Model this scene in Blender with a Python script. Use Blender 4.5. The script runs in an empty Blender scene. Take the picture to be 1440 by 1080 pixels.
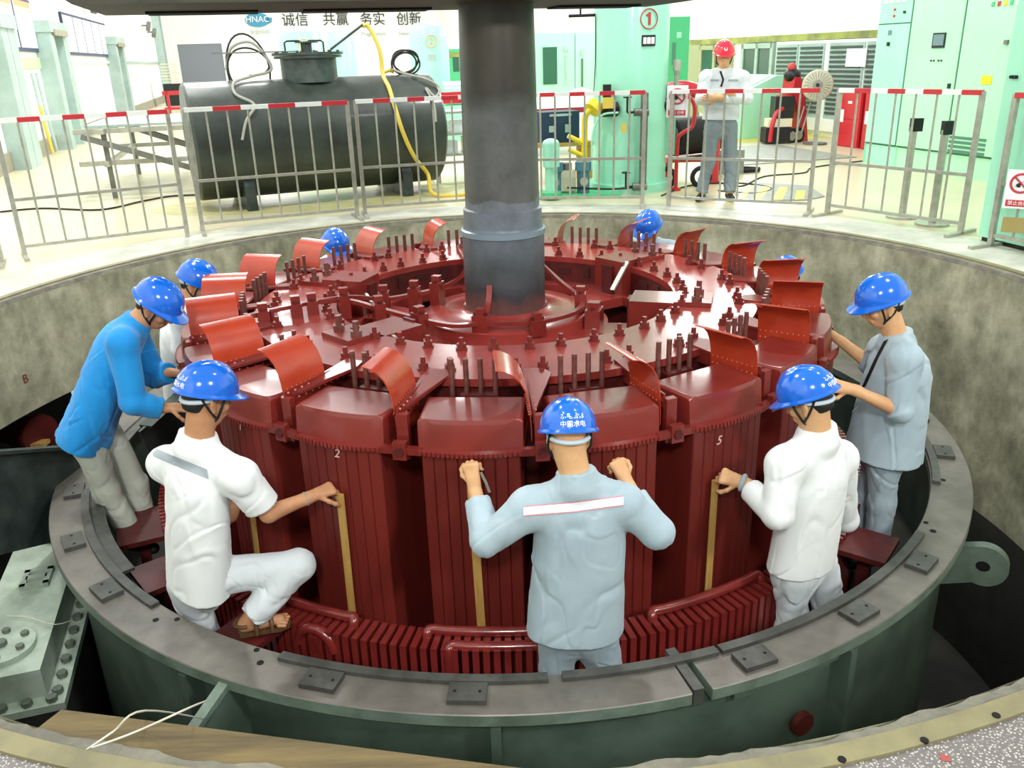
import bpy, bmesh, math, random
import numpy as np
from mathutils import Vector, Matrix
random.seed(7)
SC = bpy.context.scene
COL = SC.collection
PI = math.pi
# ------------------------------------------------------------------ camera
CAM_F, PITCH, ROLL, YAW = 1194.02, 0.3685, -0.0306, 0.0083
CAM_O = Vector((-0.0186, -5.4654, 1.6))
fw = Vector((math.sin(YAW)*math.cos(PITCH), math.cos(YAW)*math.cos(PITCH), -math.sin(PITCH)))
rt0 = Vector((math.cos(YAW), -math.sin(YAW), 0)); up0 = rt0.cross(fw)
RT = rt0*math.cos(ROLL) + up0*math.sin(ROLL); UP = -rt0*math.sin(ROLL) + up0*math.cos(ROLL)
cd = bpy.data.cameras.new('camera'); cam = bpy.data.objects.new('camera', cd); COL.objects.link(cam)
cam.matrix_world = Matrix(((RT.x, UP.x, -fw.x, CAM_O.x), (RT.y, UP.y, -fw.y, CAM_O.y), (RT.z, UP.z, -fw.z, CAM_O.z), (0, 0, 0, 1)))
cd.sensor_fit = 'HORIZONTAL'; cd.sensor_width = 36; cd.lens = CAM_F/1440*36; cd.clip_start = 0.05; cd.clip_end = 200
SC.camera = cam
# ------------------------------------------------------------------ world, lamps, exposure
w = bpy.data.worlds.new('world'); SC.world = w; w.use_nodes = True
w.node_tree.nodes['Background'].inputs[0].default_value = (0.93, 1.0, 0.97, 1)
w.node_tree.nodes['Background'].inputs[1].default_value = 0.55
HWX = Vector((.966, .26, 0)); HUX = Vector((-.26, .966, 0))
def hall(wc, uc, z=0): return HWX*wc + HUX*uc + Vector((0, 0, z))
HALL_ROT = math.atan2(.26, .966)
def area_lamp(name, loc, size, power, col=(1, .99, .96), rot=(0, 0, 0), sy=None):
    ld = bpy.data.lights.new(name, 'AREA'); ld.energy = power; ld.size = size; ld.color = col
    if sy: ld.shape = 'RECTANGLE'; ld.size_y = sy
    o = bpy.data.objects.new(name, ld); COL.objects.link(o); o.location = loc; o.rotation_euler = rot
    return o
for wc, uc, pw in ((-3.4, -2.0, 70), (3.6, -2.0, 70), (-3.2, 2.5, 230), (3.6, 2.5, 230), (-2.5, 8, 200), (4, 8, 170), (-2.5, 15, 260), (4, 15, 230),
                   (-1.5, 24, 380), (4.5, 24, 340), (-1, 36, 600), (5, 36, 550)):
    area_lamp('hall_lamp', hall(wc, uc, 7.2), 0.55, pw)
for wc in (-2.8, 3.2):
    area_lamp('front_fill_lamp', hall(wc, -8.7, 5.2), .9, 310, rot=(math.radians(52), 0, HALL_ROT))  # added fill behind the camera for surfaces that face it
area_lamp('added_overhead_lamp', hall(-1, 12, 8.0), 2.2, 350)  # large unseen lamp added for the reflection on the rotor plate
area_lamp('plate_glare_lamp', hall(8.6, 12.8, 4.3), 4.5, 420, rot=(math.radians(72), 0, HALL_ROT+PI/2), sy=1.3)  # unseen lamp added to put a blown-out glare on the rotor plate
SC.view_settings.view_transform = 'Standard'; SC.view_settings.look = 'None'
SC.view_settings.gamma = 1; SC.view_settings.use_curve_mapping = False
SC.view_settings.exposure = 0.2

# ------------------------------------------------------------------ measuring helpers (camera calibration)
def ray(u, v): return fw + RT*((u-720)/CAM_F) - UP*((v-540)/CAM_F)
def at(u, v, Y):
    d = ray(u, v); t = (Y-CAM_O.y)/d.y; return CAM_O + d*t
def atz(u, v, z=0):
    d = ray(u, v); t = (z-CAM_O.z)/d.z; return CAM_O + d*t
# ------------------------------------------------------------------ materials
def lin(c): return tuple(x/12.92 if x <= .04045 else ((x+.055)/1.055)**2.4 for x in c)
MATS = {}
def mat(name, col, rough=.5, metal=0, col2=None, scale=6, bump=0, bscale=40, coat=0, detail=4, stretch=(1, 1, 1), lo=.4, hi=.65, emit=0, spec=.5, sheen=0):
    if name in MATS: return MATS[name]
    m = bpy.data.materials.new(name); m.use_nodes = True; nt = m.node_tree; b = nt.nodes['Principled BSDF']
    c = lin(col)
    b.inputs['Base Color'].default_value = (*c, 1); b.inputs['Roughness'].default_value = rough; b.inputs['Metallic'].default_value = metal
    b.inputs['Specular IOR Level'].default_value = spec
    if coat: b.inputs['Coat Weight'].default_value = coat; b.inputs['Coat Roughness'].default_value = .12
    if sheen: b.inputs['Sheen Weight'].default_value = sheen
    if emit: b.inputs['Emission Color'].default_value = (*c, 1); b.inputs['Emission Strength'].default_value = emit
    if col2 or bump:
        tc = nt.nodes.new('ShaderNodeTexCoord'); mp = nt.nodes.new('ShaderNodeMapping'); mp.inputs['Scale'].default_value = stretch
        nt.links.new(tc.outputs['Object'], mp.inputs[0])
    if col2:
        n = nt.nodes.new('ShaderNodeTexNoise'); n.inputs['Scale'].default_value = scale; n.inputs['Detail'].default_value = detail; n.inputs['Roughness'].default_value = .65
        nt.links.new(mp.outputs[0], n.inputs['Vector'])
        r = nt.nodes.new('ShaderNodeValToRGB'); r.color_ramp.elements[0].position = lo; r.color_ramp.elements[1].position = hi
        r.color_ramp.elements[0].color = (*c, 1); r.color_ramp.elements[1].color = (*lin(col2), 1)
        nt.links.new(n.outputs['Fac'], r.inputs[0]); nt.links.new(r.outputs[0], b.inputs['Base Color'])
    if bump:
        n2 = nt.nodes.new('ShaderNodeTexNoise'); n2.inputs['Scale'].default_value = bscale; n2.inputs['Detail'].default_value = 5
        nt.links.new(mp.outputs[0], n2.inputs['Vector'])
        bp = nt.nodes.new('ShaderNodeBump'); bp.inputs['Strength'].default_value = bump; bp.inputs['Distance'].default_value = .02
        nt.links.new(n2.outputs['Fac'], bp.inputs['Height']); nt.links.new(bp.outputs[0], b.inputs['Normal'])
    MATS[name] = m; return m
RED = mat('red_oxide_paint', (.51, .175, .15), .30, col2=(.45, .145, .125), scale=3, bump=.06, bscale=9, coat=.25)
REDP = mat('red_oxide_plate', (.60, .235, .21), .22, col2=(.54, .19, .17), scale=2.5, bump=.04, bscale=6, coat=.2)
REDB = mat('red_oxide_blade', (.72, .255, .15), .26, col2=(.66, .21, .13), scale=3, bump=.03, bscale=6, coat=.3)
REDC = mat('red_coil_enamel', (.46, .155, .13), .36, col2=(.39, .125, .105), scale=4, stretch=(1, 1, .15), bump=.05, bscale=20)
REDW = mat('red_winding_gloss', (.48, .155, .14), .25, col2=(.40, .12, .105), scale=7, bump=.08, bscale=25, coat=.4)
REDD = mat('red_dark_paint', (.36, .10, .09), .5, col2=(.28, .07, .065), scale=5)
STUD = mat('stud_steel_red', (.50, .33, .30), .4, .35, col2=(.42, .22, .20), scale=30)
RIVET = mat('rivet_red', (.80, .42, .38), .3, .2)
def shaft_mat():
    m = bpy.data.materials.new('shaft_steel'); m.use_nodes = True; nt = m.node_tree; b = nt.nodes['Principled BSDF']
    tc = nt.nodes.new('ShaderNodeTexCoord')
    n = nt.nodes.new('ShaderNodeTexNoise'); n.inputs['Scale'].default_value = 5; n.inputs['Detail'].default_value = 6; n.inputs['Roughness'].default_value = .7
    nt.links.new(tc.outputs['Object'], n.inputs['Vector'])
    sx = nt.nodes.new('ShaderNodeSeparateXYZ'); nt.links.new(tc.outputs['Object'], sx.inputs[0])
    n2 = nt.nodes.new('ShaderNodeTexNoise'); n2.inputs['Scale'].default_value = 4.5; n2.inputs['Detail'].default_value = 3
    nt.links.new(tc.outputs['Object'], n2.inputs['Vector'])
    ma = nt.nodes.new('ShaderNodeMath'); ma.operation = 'MULTIPLY_ADD'; ma.inputs[1].default_value = .22
    nt.links.new(n2.outputs['Fac'], ma.inputs[0]); nt.links.new(sx.outputs['Z'], ma.inputs[2])
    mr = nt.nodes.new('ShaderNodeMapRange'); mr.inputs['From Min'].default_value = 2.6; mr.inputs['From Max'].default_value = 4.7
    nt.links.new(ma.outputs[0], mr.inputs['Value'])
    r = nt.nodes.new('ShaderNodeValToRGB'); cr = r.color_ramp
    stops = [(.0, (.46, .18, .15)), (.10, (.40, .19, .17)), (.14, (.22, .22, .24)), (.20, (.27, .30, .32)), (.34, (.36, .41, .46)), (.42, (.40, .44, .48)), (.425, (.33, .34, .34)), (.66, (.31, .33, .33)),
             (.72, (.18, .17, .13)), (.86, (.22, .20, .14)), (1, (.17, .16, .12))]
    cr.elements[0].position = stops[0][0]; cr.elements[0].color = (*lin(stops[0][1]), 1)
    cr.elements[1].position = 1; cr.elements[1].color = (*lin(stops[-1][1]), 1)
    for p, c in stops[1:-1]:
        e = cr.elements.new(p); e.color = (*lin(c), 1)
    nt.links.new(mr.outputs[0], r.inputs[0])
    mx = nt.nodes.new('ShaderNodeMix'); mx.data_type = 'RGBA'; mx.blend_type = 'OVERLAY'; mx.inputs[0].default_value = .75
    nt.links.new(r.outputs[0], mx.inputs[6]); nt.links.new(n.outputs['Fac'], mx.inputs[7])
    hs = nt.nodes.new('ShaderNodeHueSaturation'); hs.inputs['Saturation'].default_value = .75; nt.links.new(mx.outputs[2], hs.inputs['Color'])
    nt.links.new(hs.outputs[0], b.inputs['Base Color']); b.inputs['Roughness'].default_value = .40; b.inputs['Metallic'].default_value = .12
    return m
SHAFT = shaft_mat()
SHAFTL = mat('shaft_collar_steel', (.58, .66, .72), .3, .6)
def concrete_mat():
    m = bpy.data.materials.new('pit_concrete'); m.use_nodes = True; nt = m.node_tree; b = nt.nodes['Principled BSDF']
    tc = nt.nodes.new('ShaderNodeTexCoord')
    def noise(sc, det, stretch):
        mp = nt.nodes.new('ShaderNodeMapping'); mp.inputs['Scale'].default_value = stretch; nt.links.new(tc.outputs['Object'], mp.inputs[0])
        n = nt.nodes.new('ShaderNodeTexNoise'); n.inputs['Scale'].default_value = sc; n.inputs['Detail'].default_value = det; n.inputs['Roughness'].default_value = .68
        nt.links.new(mp.outputs[0], n.inputs['Vector']); return n
    a = noise(1.5, 7, (1, 1, 1.1)); c = noise(6, 7, (1, 1, .8)); e = noise(1.8, 5, (1, 1, .6))
    r = nt.nodes.new('ShaderNodeValToRGB'); cr = r.color_ramp
    cr.elements[0].position = .30; cr.elements[0].color = (*lin((.52, .51, .43)), 1); cr.elements[1].position = .72; cr.elements[1].color = (*lin((.82, .81, .71)), 1)
    e1 = cr.elements.new(.5); e1.color = (*lin((.70, .69, .59)), 1)
    nt.links.new(a.outputs['Fac'], r.inputs[0])
    r2 = nt.nodes.new('ShaderNodeValToRGB'); r2.color_ramp.elements[0].position = .36; r2.color_ramp.elements[0].color = (.35, .37, .33, 1); r2.color_ramp.elements[1].position = .6; r2.color_ramp.elements[1].color = (1, 1, 1, 1)
    nt.links.new(c.outputs['Fac'], r2.inputs[0])
    mx = nt.nodes.new('ShaderNodeMix'); mx.data_type = 'RGBA'; mx.blend_type = 'MULTIPLY'; mx.inputs[0].default_value = .55
    nt.links.new(r.outputs[0], mx.inputs[6]); nt.links.new(r2.outputs[0], mx.inputs[7])
    r3 = nt.nodes.new('ShaderNodeValToRGB'); r3.color_ramp.elements[0].position = .38; r3.color_ramp.elements[0].color = (.5, .52, .46, 1); r3.color_ramp.elements[1].position = .55; r3.color_ramp.elements[1].color = (1, 1, 1, 1)
    nt.links.new(e.outputs['Fac'], r3.inputs[0])
    mx2 = nt.nodes.new('ShaderNodeMix'); mx2.data_type = 'RGBA'; mx2.blend_type = 'MULTIPLY'; mx2.inputs[0].default_value = .5
    nt.links.new(mx.outputs[2], mx2.inputs[6]); nt.links.new(r3.outputs[0], mx2.inputs[7])
    nt.links.new(mx2.outputs[2], b.inputs['Base Color']); b.inputs['Roughness'].default_value = .85
    bp = nt.nodes.new('ShaderNodeBump'); bp.inputs['Strength'].default_value = .5; bp.inputs['Distance'].default_value = .02
    nt.links.new(c.outputs['Fac'], bp.inputs['Height']); nt.links.new(bp.outputs[0], b.inputs['Normal'])
    return m
CONC = concrete_mat()
SHADEC = mat('pit_shade_concrete', (.12, .12, .11), .9, col2=(.20, .20, .18), scale=2)  # near-black tone stands in for the shade deep in the pit
CURB = mat('curb_terrazzo', (.66, .67, .62), .45, col2=(.80, .80, .75), scale=2.2, bump=.05)
CURBE = mat('curb_edge_concrete', (.40, .39, .35), .8, col2=(.50, .49, .43), scale=9, bump=.4, bscale=30)
CURBY = mat('curb_yellow_steel', (.52, .49, .35), .55, col2=(.43, .41, .30), scale=5)
def speckle_mat():
    m = bpy.data.materials.new('terrazzo_speckle'); m.use_nodes = True; nt = m.node_tree; b = nt.nodes['Principled BSDF']
    tc = nt.nodes.new('ShaderNodeTexCoord'); v = nt.nodes.new('ShaderNodeTexVoronoi'); v.inputs['Scale'].default_value = 130; nt.links.new(tc.outputs['Object'], v.inputs['Vector'])
    r = nt.nodes.new('ShaderNodeValToRGB'); r.color_ramp.interpolation = 'CONSTANT'; r.color_ramp.elements[0].color = (*lin((.78, .78, .76)), 1); r.color_ramp.elements[1].position = .42; r.color_ramp.elements[1].color = (*lin((.42, .40, .39)), 1)
    r.color_ramp.elements.new(.25).color = (*lin((.56, .54, .52)), 1)
    nt.links.new(v.outputs['Distance'], r.inputs[0]); nt.links.new(r.outputs[0], b.inputs['Base Color']); b.inputs['Roughness'].default_value = .35
    return m
SPECK = speckle_mat()
FLOOR = mat('hall_floor_resin', (.82, .79, .67), .30, col2=(.77, .75, .62), scale=.6)
FLOORY = mat('floor_yellow_paint', (.86, .80, .30), .45, col2=(.76, .72, .34), scale=4)
FLOORO = mat('floor_oil_stain', (.72, .70, .48), .4, col2=(.80, .77, .60), scale=3)
WHITE = mat('wall_white', (.95, .96, .95), .6)
WHITEG = mat('wall_pale_panel', (.93, .95, .93), .5)
PLINTH = mat('plinth_tan', (.62, .60, .53), .6, col2=(.56, .54, .47), scale=5)
PILG = mat('pilaster_grey_green', (.66, .74, .72), .5, col2=(.60, .68, .66), scale=2)
OLIVE = mat('band_olive', (.62, .64, .32), .5, col2=(.45, .47, .28), scale=3)
OLIVEW = mat('wall_olive_panel', (.62, .65, .50), .6)
MINT = mat('mint_enamel', (.65, .905, .785), .35, col2=(.62, .89, .76), scale=.8)
MINTG = mat('mint_green_enamel', (.67, .905, .735), .35, col2=(.69, .91, .77), scale=.8)
MINTP = mat('tank_mint_enamel', (.61, .885, .775), .3, coat=.2)
GREEN = mat('green_enamel', (.30, .72, .50), .4)
MINTD = mat('mint_groove', (.30, .50, .42), .6)
BLACK = mat('black_plastic', (.06, .06, .065), .4)
RUBBER = mat('black_rubber', (.07, .07, .07), .7)
DARK = mat('dark_void_paint', (.03, .03, .03), .9)
TANK = mat('tank_black_green', (.13, .16, .14), .42, col2=(.23, .27, .24), scale=2.4, bump=.1, bscale=7, coat=.15, lo=.35, hi=.7)
TANKD = mat('tank_flange_steel', (.20, .24, .23), .4, .3, col2=(.30, .34, .33), scale=5)
STEEL = mat('stainless_steel', (.70, .70, .65), .34, .35, col2=(.62, .62, .57), scale=12)
STEELD = mat('dull_steel', (.48, .49, .47), .5, .5, col2=(.40, .41, .38), scale=10)
BANDR = mat('rail_band_red', (.78, .18, .22), .4)
BANDW = mat('rail_band_white', (.92, .93, .92), .4)
RINGT = mat('ring_bare_steel', (.37, .355, .33), .42, .25, col2=(.49, .475, .445), scale=3.5, bump=.08, bscale=14, lo=.35, hi=.7)
RINGG = mat('stator_green_paint', (.32, .39, .345), .5, col2=(.24, .30, .26), scale=2.2, bump=.08, bscale=8)
RINGE = mat('stator_green_edge', (.43, .50, .45), .45, col2=(.33, .39, .34), scale=5)
PADM = mat('pad_steel', (.34, .345, .33), .5, .35, col2=(.27, .27, .255), scale=9)
COOL = mat('cooler_green_grey', (.68, .74, .68), .45, .1, col2=(.58, .64, .58), scale=6, bump=.1, bscale=20)
BOLTG = mat('bolt_grey_green', (.42, .46, .41), .45, .4)
WOOD = mat('plank_wood', (.47, .40, .25), .8, col2=(.27, .235, .16), scale=4, stretch=(.5, 5, 5), bump=.3, bscale=10, lo=.3, hi=.7)
SLAT = mat('slat_wood', (.75, .60, .33), .6, col2=(.68, .52, .27), scale=8, stretch=(6, 6, .5))
ROPE = mat('white_string', (.82, .80, .74), .8)
HB = mat('helmet_blue', (.05, .40, .84), .16, coat=.6)
HR = mat('helmet_red', (.85, .13, .22), .2, coat=.6)
HW = mat('helmet_mark_white', (.95, .96, .98), .5)
STRAP = mat('strap_black', (.06, .06, .07), .6)
LINER = mat('helmet_liner_grey', (.75, .80, .84), .6)
HAIR = mat('hair_black', (.06, .055, .05), .6)
SKIN = mat('skin', (.85, .67, .49), .5, col2=(.81, .61, .44), scale=9, spec=.35)
SKIND = mat('skin_tan', (.76, .56, .41), .5, col2=(.71, .50, .36), scale=9, spec=.35)
CGREY = mat('cloth_grey_blue', (.66, .735, .775), .85, bump=.05, bscale=110, col2=(.62, .70, .745), scale=4, sheen=.2)
CGREYP = mat('cloth_grey_blue_trousers', (.60, .665, .70), .85, bump=.05, bscale=110, col2=(.56, .63, .665), scale=4, sheen=.2)
CWHITE = mat('cloth_white', (.91, .925, .93), .85, bump=.05, bscale=110, sheen=.2)
CWHITEP = mat('cloth_white_trousers', (.83, .86, .875), .85, bump=.05, bscale=110, sheen=.2)
CBLUE = mat('cloth_bright_blue', (.05, .58, .87), .8, bump=.06, bscale=90, col2=(.045, .54, .84), scale=4, sheen=.2)
CBEIGE = mat('cloth_pale_grey_trousers', (.72, .74, .69), .85, bump=.05, bscale=110)
CPALE = mat('cloth_pale_grey', (.83, .86, .88), .85, sheen=.2)
STRIPE = mat('reflective_stripe', (.93, .94, .95), .4)
STRIPEG = mat('grey_stripe', (.63, .67, .70), .5)
PIPING = mat('pink_piping', (.80, .55, .60), .6)
SHOE = mat('shoe_dark', (.13, .12, .11), .5)
SANDAL = mat('sandal_brown', (.36, .26, .16), .5)
REDX = mat('signal_red', (.76, .12, .18), .35, coat=.3)
YELL = mat('valve_yellow', (.88, .80, .12), .4)
YHOSE = mat('hose_yellow', (.84, .74, .30), .45)
CABLEG = mat('cable_grey', (.62, .62, .58), .6)
CABLEK = mat('cable_black', (.12, .12, .11), .6)
NAVY = mat('navy_case', (.10, .18, .30), .45)
BLUE = mat('pump_blue', (.30, .48, .55), .45)
GLASS = mat('window_glass_green', (.22, .36, .31), .1, spec=.8)
PLASTIC = mat('plastic_wrap', (.88, .92, .92), .2, bump=.8, bscale=9)
BOARD = mat('board_white', (.95, .97, .99), .3)
BOARDF = mat('board_frame_navy', (.16, .18, .34), .4)
BOARDB = mat('board_print_blue', (.75, .86, .95), .4)
ORANGE = mat('board_print_orange', (.88, .60, .42), .5)
LGREEN = mat('board_print_green', (.70, .82, .62), .5)
GREYD = mat('door_grey', (.52, .54, .58), .6)
INK = mat('ink_black', (.12, .13, .14), .6)
INKR = mat('ink_red', (.74, .24, .24), .6)
CHALK = mat('chalk', (.85, .72, .68), .9)
LOGOB = mat('logo_blue', (.22, .58, .72), .5)
LAMPG = mat('grey_screen', (.42, .52, .55), .3)
BEAM = mat('beam_dark', (.22, .22, .17), .6, col2=(.17, .17, .14), scale=4)
CREAM = mat('machine_cream', (.84, .82, .72), .5)
PLATEG = mat('floor_plate_grey', (.56, .58, .55), .55, .2, col2=(.50, .52, .49), scale=8)

# ------------------------------------------------------------------ geometry helpers
def finish(bm, name, m, parent=None, smooth=None, bevel=0, loc=None):
    """links the bmesh as one mesh object; coordinates are world, moved into the parent's frame"""
    if bevel:
        es = [e for e in bm.edges if len(e.link_faces) == 2 and e.calc_face_angle(0) > .5]
        if es: bmesh.ops.bevel(bm, geom=es, offset=bevel, segments=2, profile=.6, affect='EDGES')
    me = bpy.data.meshes.new(name)
    off = Vector((0, 0, 0))
    if parent is not None and parent.get('origin') is not None: off = Vector(parent['origin'])
    elif loc is not None: off = Vector(loc)
    if off.length: bmesh.ops.translate(bm, verts=bm.verts, vec=-off)
    bmesh.ops.recalc_face_normals(bm, faces=bm.faces)
    bm.to_mesh(me); bm.free()
    ms = m if isinstance(m, (list, tuple)) else [m]
    for x in ms: me.materials.append(x)
    if smooth is None: smooth = True
    if smooth:
        for p in me.polygons: p.use_smooth = True
        try: me.set_sharp_from_angle(angle=math.radians(38))
        except Exception: pass
    o = bpy.data.objects.new(name, me); COL.objects.link(o)
    if parent is not None:
        o.parent = parent
        if parent.type == 'MESH' and parent.get('origin') is not None: pass
        o['origin'] = off
    elif loc is not None: o.location = off; o['origin'] = off
    return o
def thing(name, label, cat, loc=(0, 0, 0), group=None):
    o = bpy.data.objects.new(name, None); COL.objects.link(o); o.location = loc; o.empty_display_size = .1
    o['label'] = label; o['category'] = cat; o['origin'] = Vector(loc)
    if group: o['group'] = group
    return o
def tag(o, label, cat, group=None):
    o['label'] = label; o['category'] = cat
    if group: o['group'] = group
    return o
def struct(name, bm, m, smooth=False):
    o = finish(bm, name, m, smooth=smooth); o['kind'] = 'structure'; return o
def box(bm, c, s, X=(1, 0, 0), Y=None, Z=(0, 0, 1), mi=0):
    X = Vector(X).normalized(); Z = Vector(Z).normalized(); Y = Vector(Y).normalized() if Y is not None else Z.cross(X)
    c = Vector(c); vs = []
    for k in (-1, 1):
        for j in (-1, 1):
            for i in (-1, 1): vs.append(bm.verts.new(c + X*(i*s[0]/2) + Y*(j*s[1]/2) + Z*(k*s[2]/2)))
    for f in ((0, 1, 3, 2), (4, 6, 7, 5), (0, 4, 5, 1), (2, 3, 7, 6), (0, 2, 6, 4), (1, 5, 7, 3)):
        fc = bm.faces.new([vs[i] for i in f]); fc.material_index = mi
    return vs
def nb(): return bmesh.new()
def hbox(bm, w0, w1, u0, u1, z0, z1, mi=0): box(bm, hall((w0+w1)/2, (u0+u1)/2, (z0+z1)/2), (abs(w1-w0), abs(u1-u0), abs(z1-z0)), HWX, HUX, mi=mi)
def frame(d):
    d = Vector(d).normalized(); a = Vector((0, 0, 1)) if abs(d.z) < .9 else Vector((1, 0, 0))
    x = d.cross(a).normalized(); return x, d.cross(x)*-1, d
def cyl(bm, a, b, r, r2=None, n=16, caps=True, mi=0):
    a = Vector(a); b = Vector(b); r2 = r if r2 is None else r2
    x, y, d = frame(b-a)
    A = [bm.verts.new(a + (x*math.cos(t) + y*math.sin(t))*r) for t in [2*PI*i/n for i in range(n)]]
    B = [bm.verts.new(b + (x*math.cos(t) + y*math.sin(t))*r2) for t in [2*PI*i/n for i in range(n)]]
    for i in range(n):
        f = bm.faces.new((A[i], A[(i+1) % n], B[(i+1) % n], B[i])); f.material_index = mi
    if caps:
        f = bm.faces.new(A); f.material_index = mi; f = bm.faces.new(B[::-1]); f.material_index = mi
def tube(bm, pts, r, n=8, closed=False, mi=0):
    pts = [Vector(p) for p in pts]; N = len(pts); rings = []; px = None
    for i, p in enumerate(pts):
        d = (pts[(i+1) % N] - pts[i-1]) if closed else (pts[min(i+1, N-1)] - pts[max(i-1, 0)])
        d.normalize()
        if px is None: px = frame(d)[0]
        x = (px - d*px.dot(d)).normalized(); y = d.cross(x); px = x
        rr = r[i] if isinstance(r, (list, tuple)) else r
        rings.append([bm.verts.new(p + (x*math.cos(2*PI*k/n) + y*math.sin(2*PI*k/n))*rr) for k in range(n)])
    for i in range(N if closed else N-1):
        A = rings[i]; B = rings[(i+1) % N]
        for k in range(n):
            f = bm.faces.new((A[k], A[(k+1) % n], B[(k+1) % n], B[k])); f.material_index = mi
    if not closed: bm.faces.new(rings[0][::-1]); bm.faces.new(rings[-1])
def smooth_path(pts, sub=6):
    P = [Vector(p) for p in pts]; out = []
    for i in range(len(P)-1):
        a = P[max(i-1, 0)]; b = P[i]; c = P[i+1]; d = P[min(i+2, len(P)-1)]
        for k in range(sub):
            t = k/sub; out.append(.5*((2*b) + (c-a)*t + (2*a-5*b+4*c-d)*t*t + (3*b-a-3*c+d)*t**3))
    out.append(P[-1]); return out
def bar(bm, pts, wdt, hgt, upv=(0, 0, 1)):
    """rectangular bar along a path"""
    pts = [Vector(p) for p in pts]; N = len(pts); rings = []; upv = Vector(upv)
    for i, p in enumerate(pts):
        d = (pts[min(i+1, N-1)] - pts[max(i-1, 0)]).normalized(); x = d.cross(upv)
        if x.length < .05: x = d.cross(Vector((1, .3, 0)))
        x.normalize(); y = x.cross(d)
        rings.append([bm.verts.new(p + x*(a*wdt/2) + y*(b*hgt/2)) for a, b in ((-1, -1), (1, -1), (1, 1), (-1, 1))])
    for i in range(N-1):
        for k in range(4): bm.faces.new((rings[i][k], rings[i][(k+1) % 4], rings[i+1][(k+1) % 4], rings[i+1][k]))
    bm.faces.new(rings[0][::-1]); bm.faces.new(rings[-1])
def lathe(bm, prof, c=(0, 0, 0), n=48, a0=0, a1=2*PI, axis=None, mi=0):
    """prof: list of (r, z); full or partial revolve about z through c"""
    c = Vector(c); full = abs(a1-a0-2*PI) < 1e-6; m = n if full else n+1
    X, Y, Z = (Vector((1, 0, 0)), Vector((0, 1, 0)), Vector((0, 0, 1))) if axis is None else frame(axis)
    cols = []
    for i in range(m):
        t = a0 + (a1-a0)*i/n
        cols.append([bm.verts.new(c + (X*math.cos(t) + Y*math.sin(t))*r + Z*z) for r, z in prof])
    for i in range(n):
        A = cols[i]; B = cols[(i+1) % m]
        for k in range(len(prof)-1):
            if (A[k].co-A[k+1].co).length < 1e-9: continue
            try: f = bm.faces.new((A[k], B[k], B[k+1], A[k+1])); f.material_index = mi
            except ValueError: pass
    return cols
def ring(bm, r0, r1, z0, z1, n=96, a0=0, a1=2*PI, c=(0, 0, 0), mi=0):
    """solid annular block"""
    full = abs(a1-a0-2*PI) < 1e-6
    cols = lathe(bm, [(r0, z0), (r1, z0), (r1, z1), (r0, z1), (r0, z0)], c, n, a0, a1, mi=mi)
    for col in cols: pass
    bmesh.ops.remove_doubles(bm, verts=bm.verts, dist=1e-5)
    if not full:
        cc = Vector(c)
        for t in (a0, a1):
            d = Vector((math.cos(t), math.sin(t), 0)); vs = []
            for r, z in ((r0, z0), (r1, z0), (r1, z1), (r0, z1)):
                q = cc + d*r + Vector((0, 0, z)); vs.append(min(bm.verts, key=lambda v: (v.co-q).length_squared))
            try: bm.faces.new(vs)
            except ValueError: pass
def prism(bm, poly, z0, z1, tf=None, mi=0):
    """poly in 2d, extruded; tf maps (x,y,z)->Vector"""
    tf = tf or (lambda x, y, z: Vector((x, y, z)))
    A = [bm.verts.new(tf(x, y, z0)) for x, y in poly]; B = [bm.verts.new(tf(x, y, z1)) for x, y in poly]; n = len(poly)
    for i in range(n):
        f = bm.faces.new((A[i], A[(i+1) % n], B[(i+1) % n], B[i])); f.material_index = mi
    for vs in (A[::-1], B):
        f = bm.faces.new(vs); f.material_index = mi
def hexa(bm, p, d, r, h): cyl(bm, p, Vector(p) + Vector(d)*h, r, n=6)
def sphere(bm, c, r, n=14, sc=(1, 1, 1), R=None):
    M = Matrix.Translation(Vector(c)) @ ((R.to_4x4() if R is not None else Matrix.Identity(4)) @ Matrix.Diagonal((*[r*s for s in sc], 1)))
    bmesh.ops.create_uvsphere(bm, u_segments=n, v_segments=n//2+1, radius=1, matrix=M)
def text_mesh(name, body, size, m, origin, X, Y, parent=None, extrude=.004, align='CENTER', shear=0):
    cu = bpy.data.curves.new(name, 'FONT'); cu.body = body; cu.size = size; cu.extrude = extrude; cu.align_x = align; cu.align_y = 'CENTER'; cu.shear = shear
    tmp = bpy.data.objects.new(name, cu); COL.objects.link(tmp)
    me = bpy.data.meshes.new_from_object(tmp.evaluated_get(bpy.context.evaluated_depsgraph_get()))
    bpy.data.objects.remove(tmp)
    X = Vector(X).normalized(); Y = Vector(Y).normalized(); Z = X.cross(Y)
    off = Vector(parent['origin']) if parent is not None else Vector((0, 0, 0))
    o0 = Vector(origin)
    me.transform(Matrix(((X.x, Y.x, Z.x, o0.x-off.x), (X.y, Y.y, Z.y, o0.y-off.y), (X.z, Y.z, Z.z, o0.z-off.z), (0, 0, 0, 1))))
    me.materials.clear(); me.materials.append(m)
    o = bpy.data.objects.new(name, me); COL.objects.link(o)
    if parent is not None: o.parent = parent; o['origin'] = off
    return o
def pol(r, a, z): return Vector((r*math.cos(a), r*math.sin(a), z))
def copy_tree(o, parent=None):
    c = o.copy(); COL.objects.link(c)
    if parent is not None: c.parent = parent
    for ch in list(o.children): copy_tree(ch, c)
    return c
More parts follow.
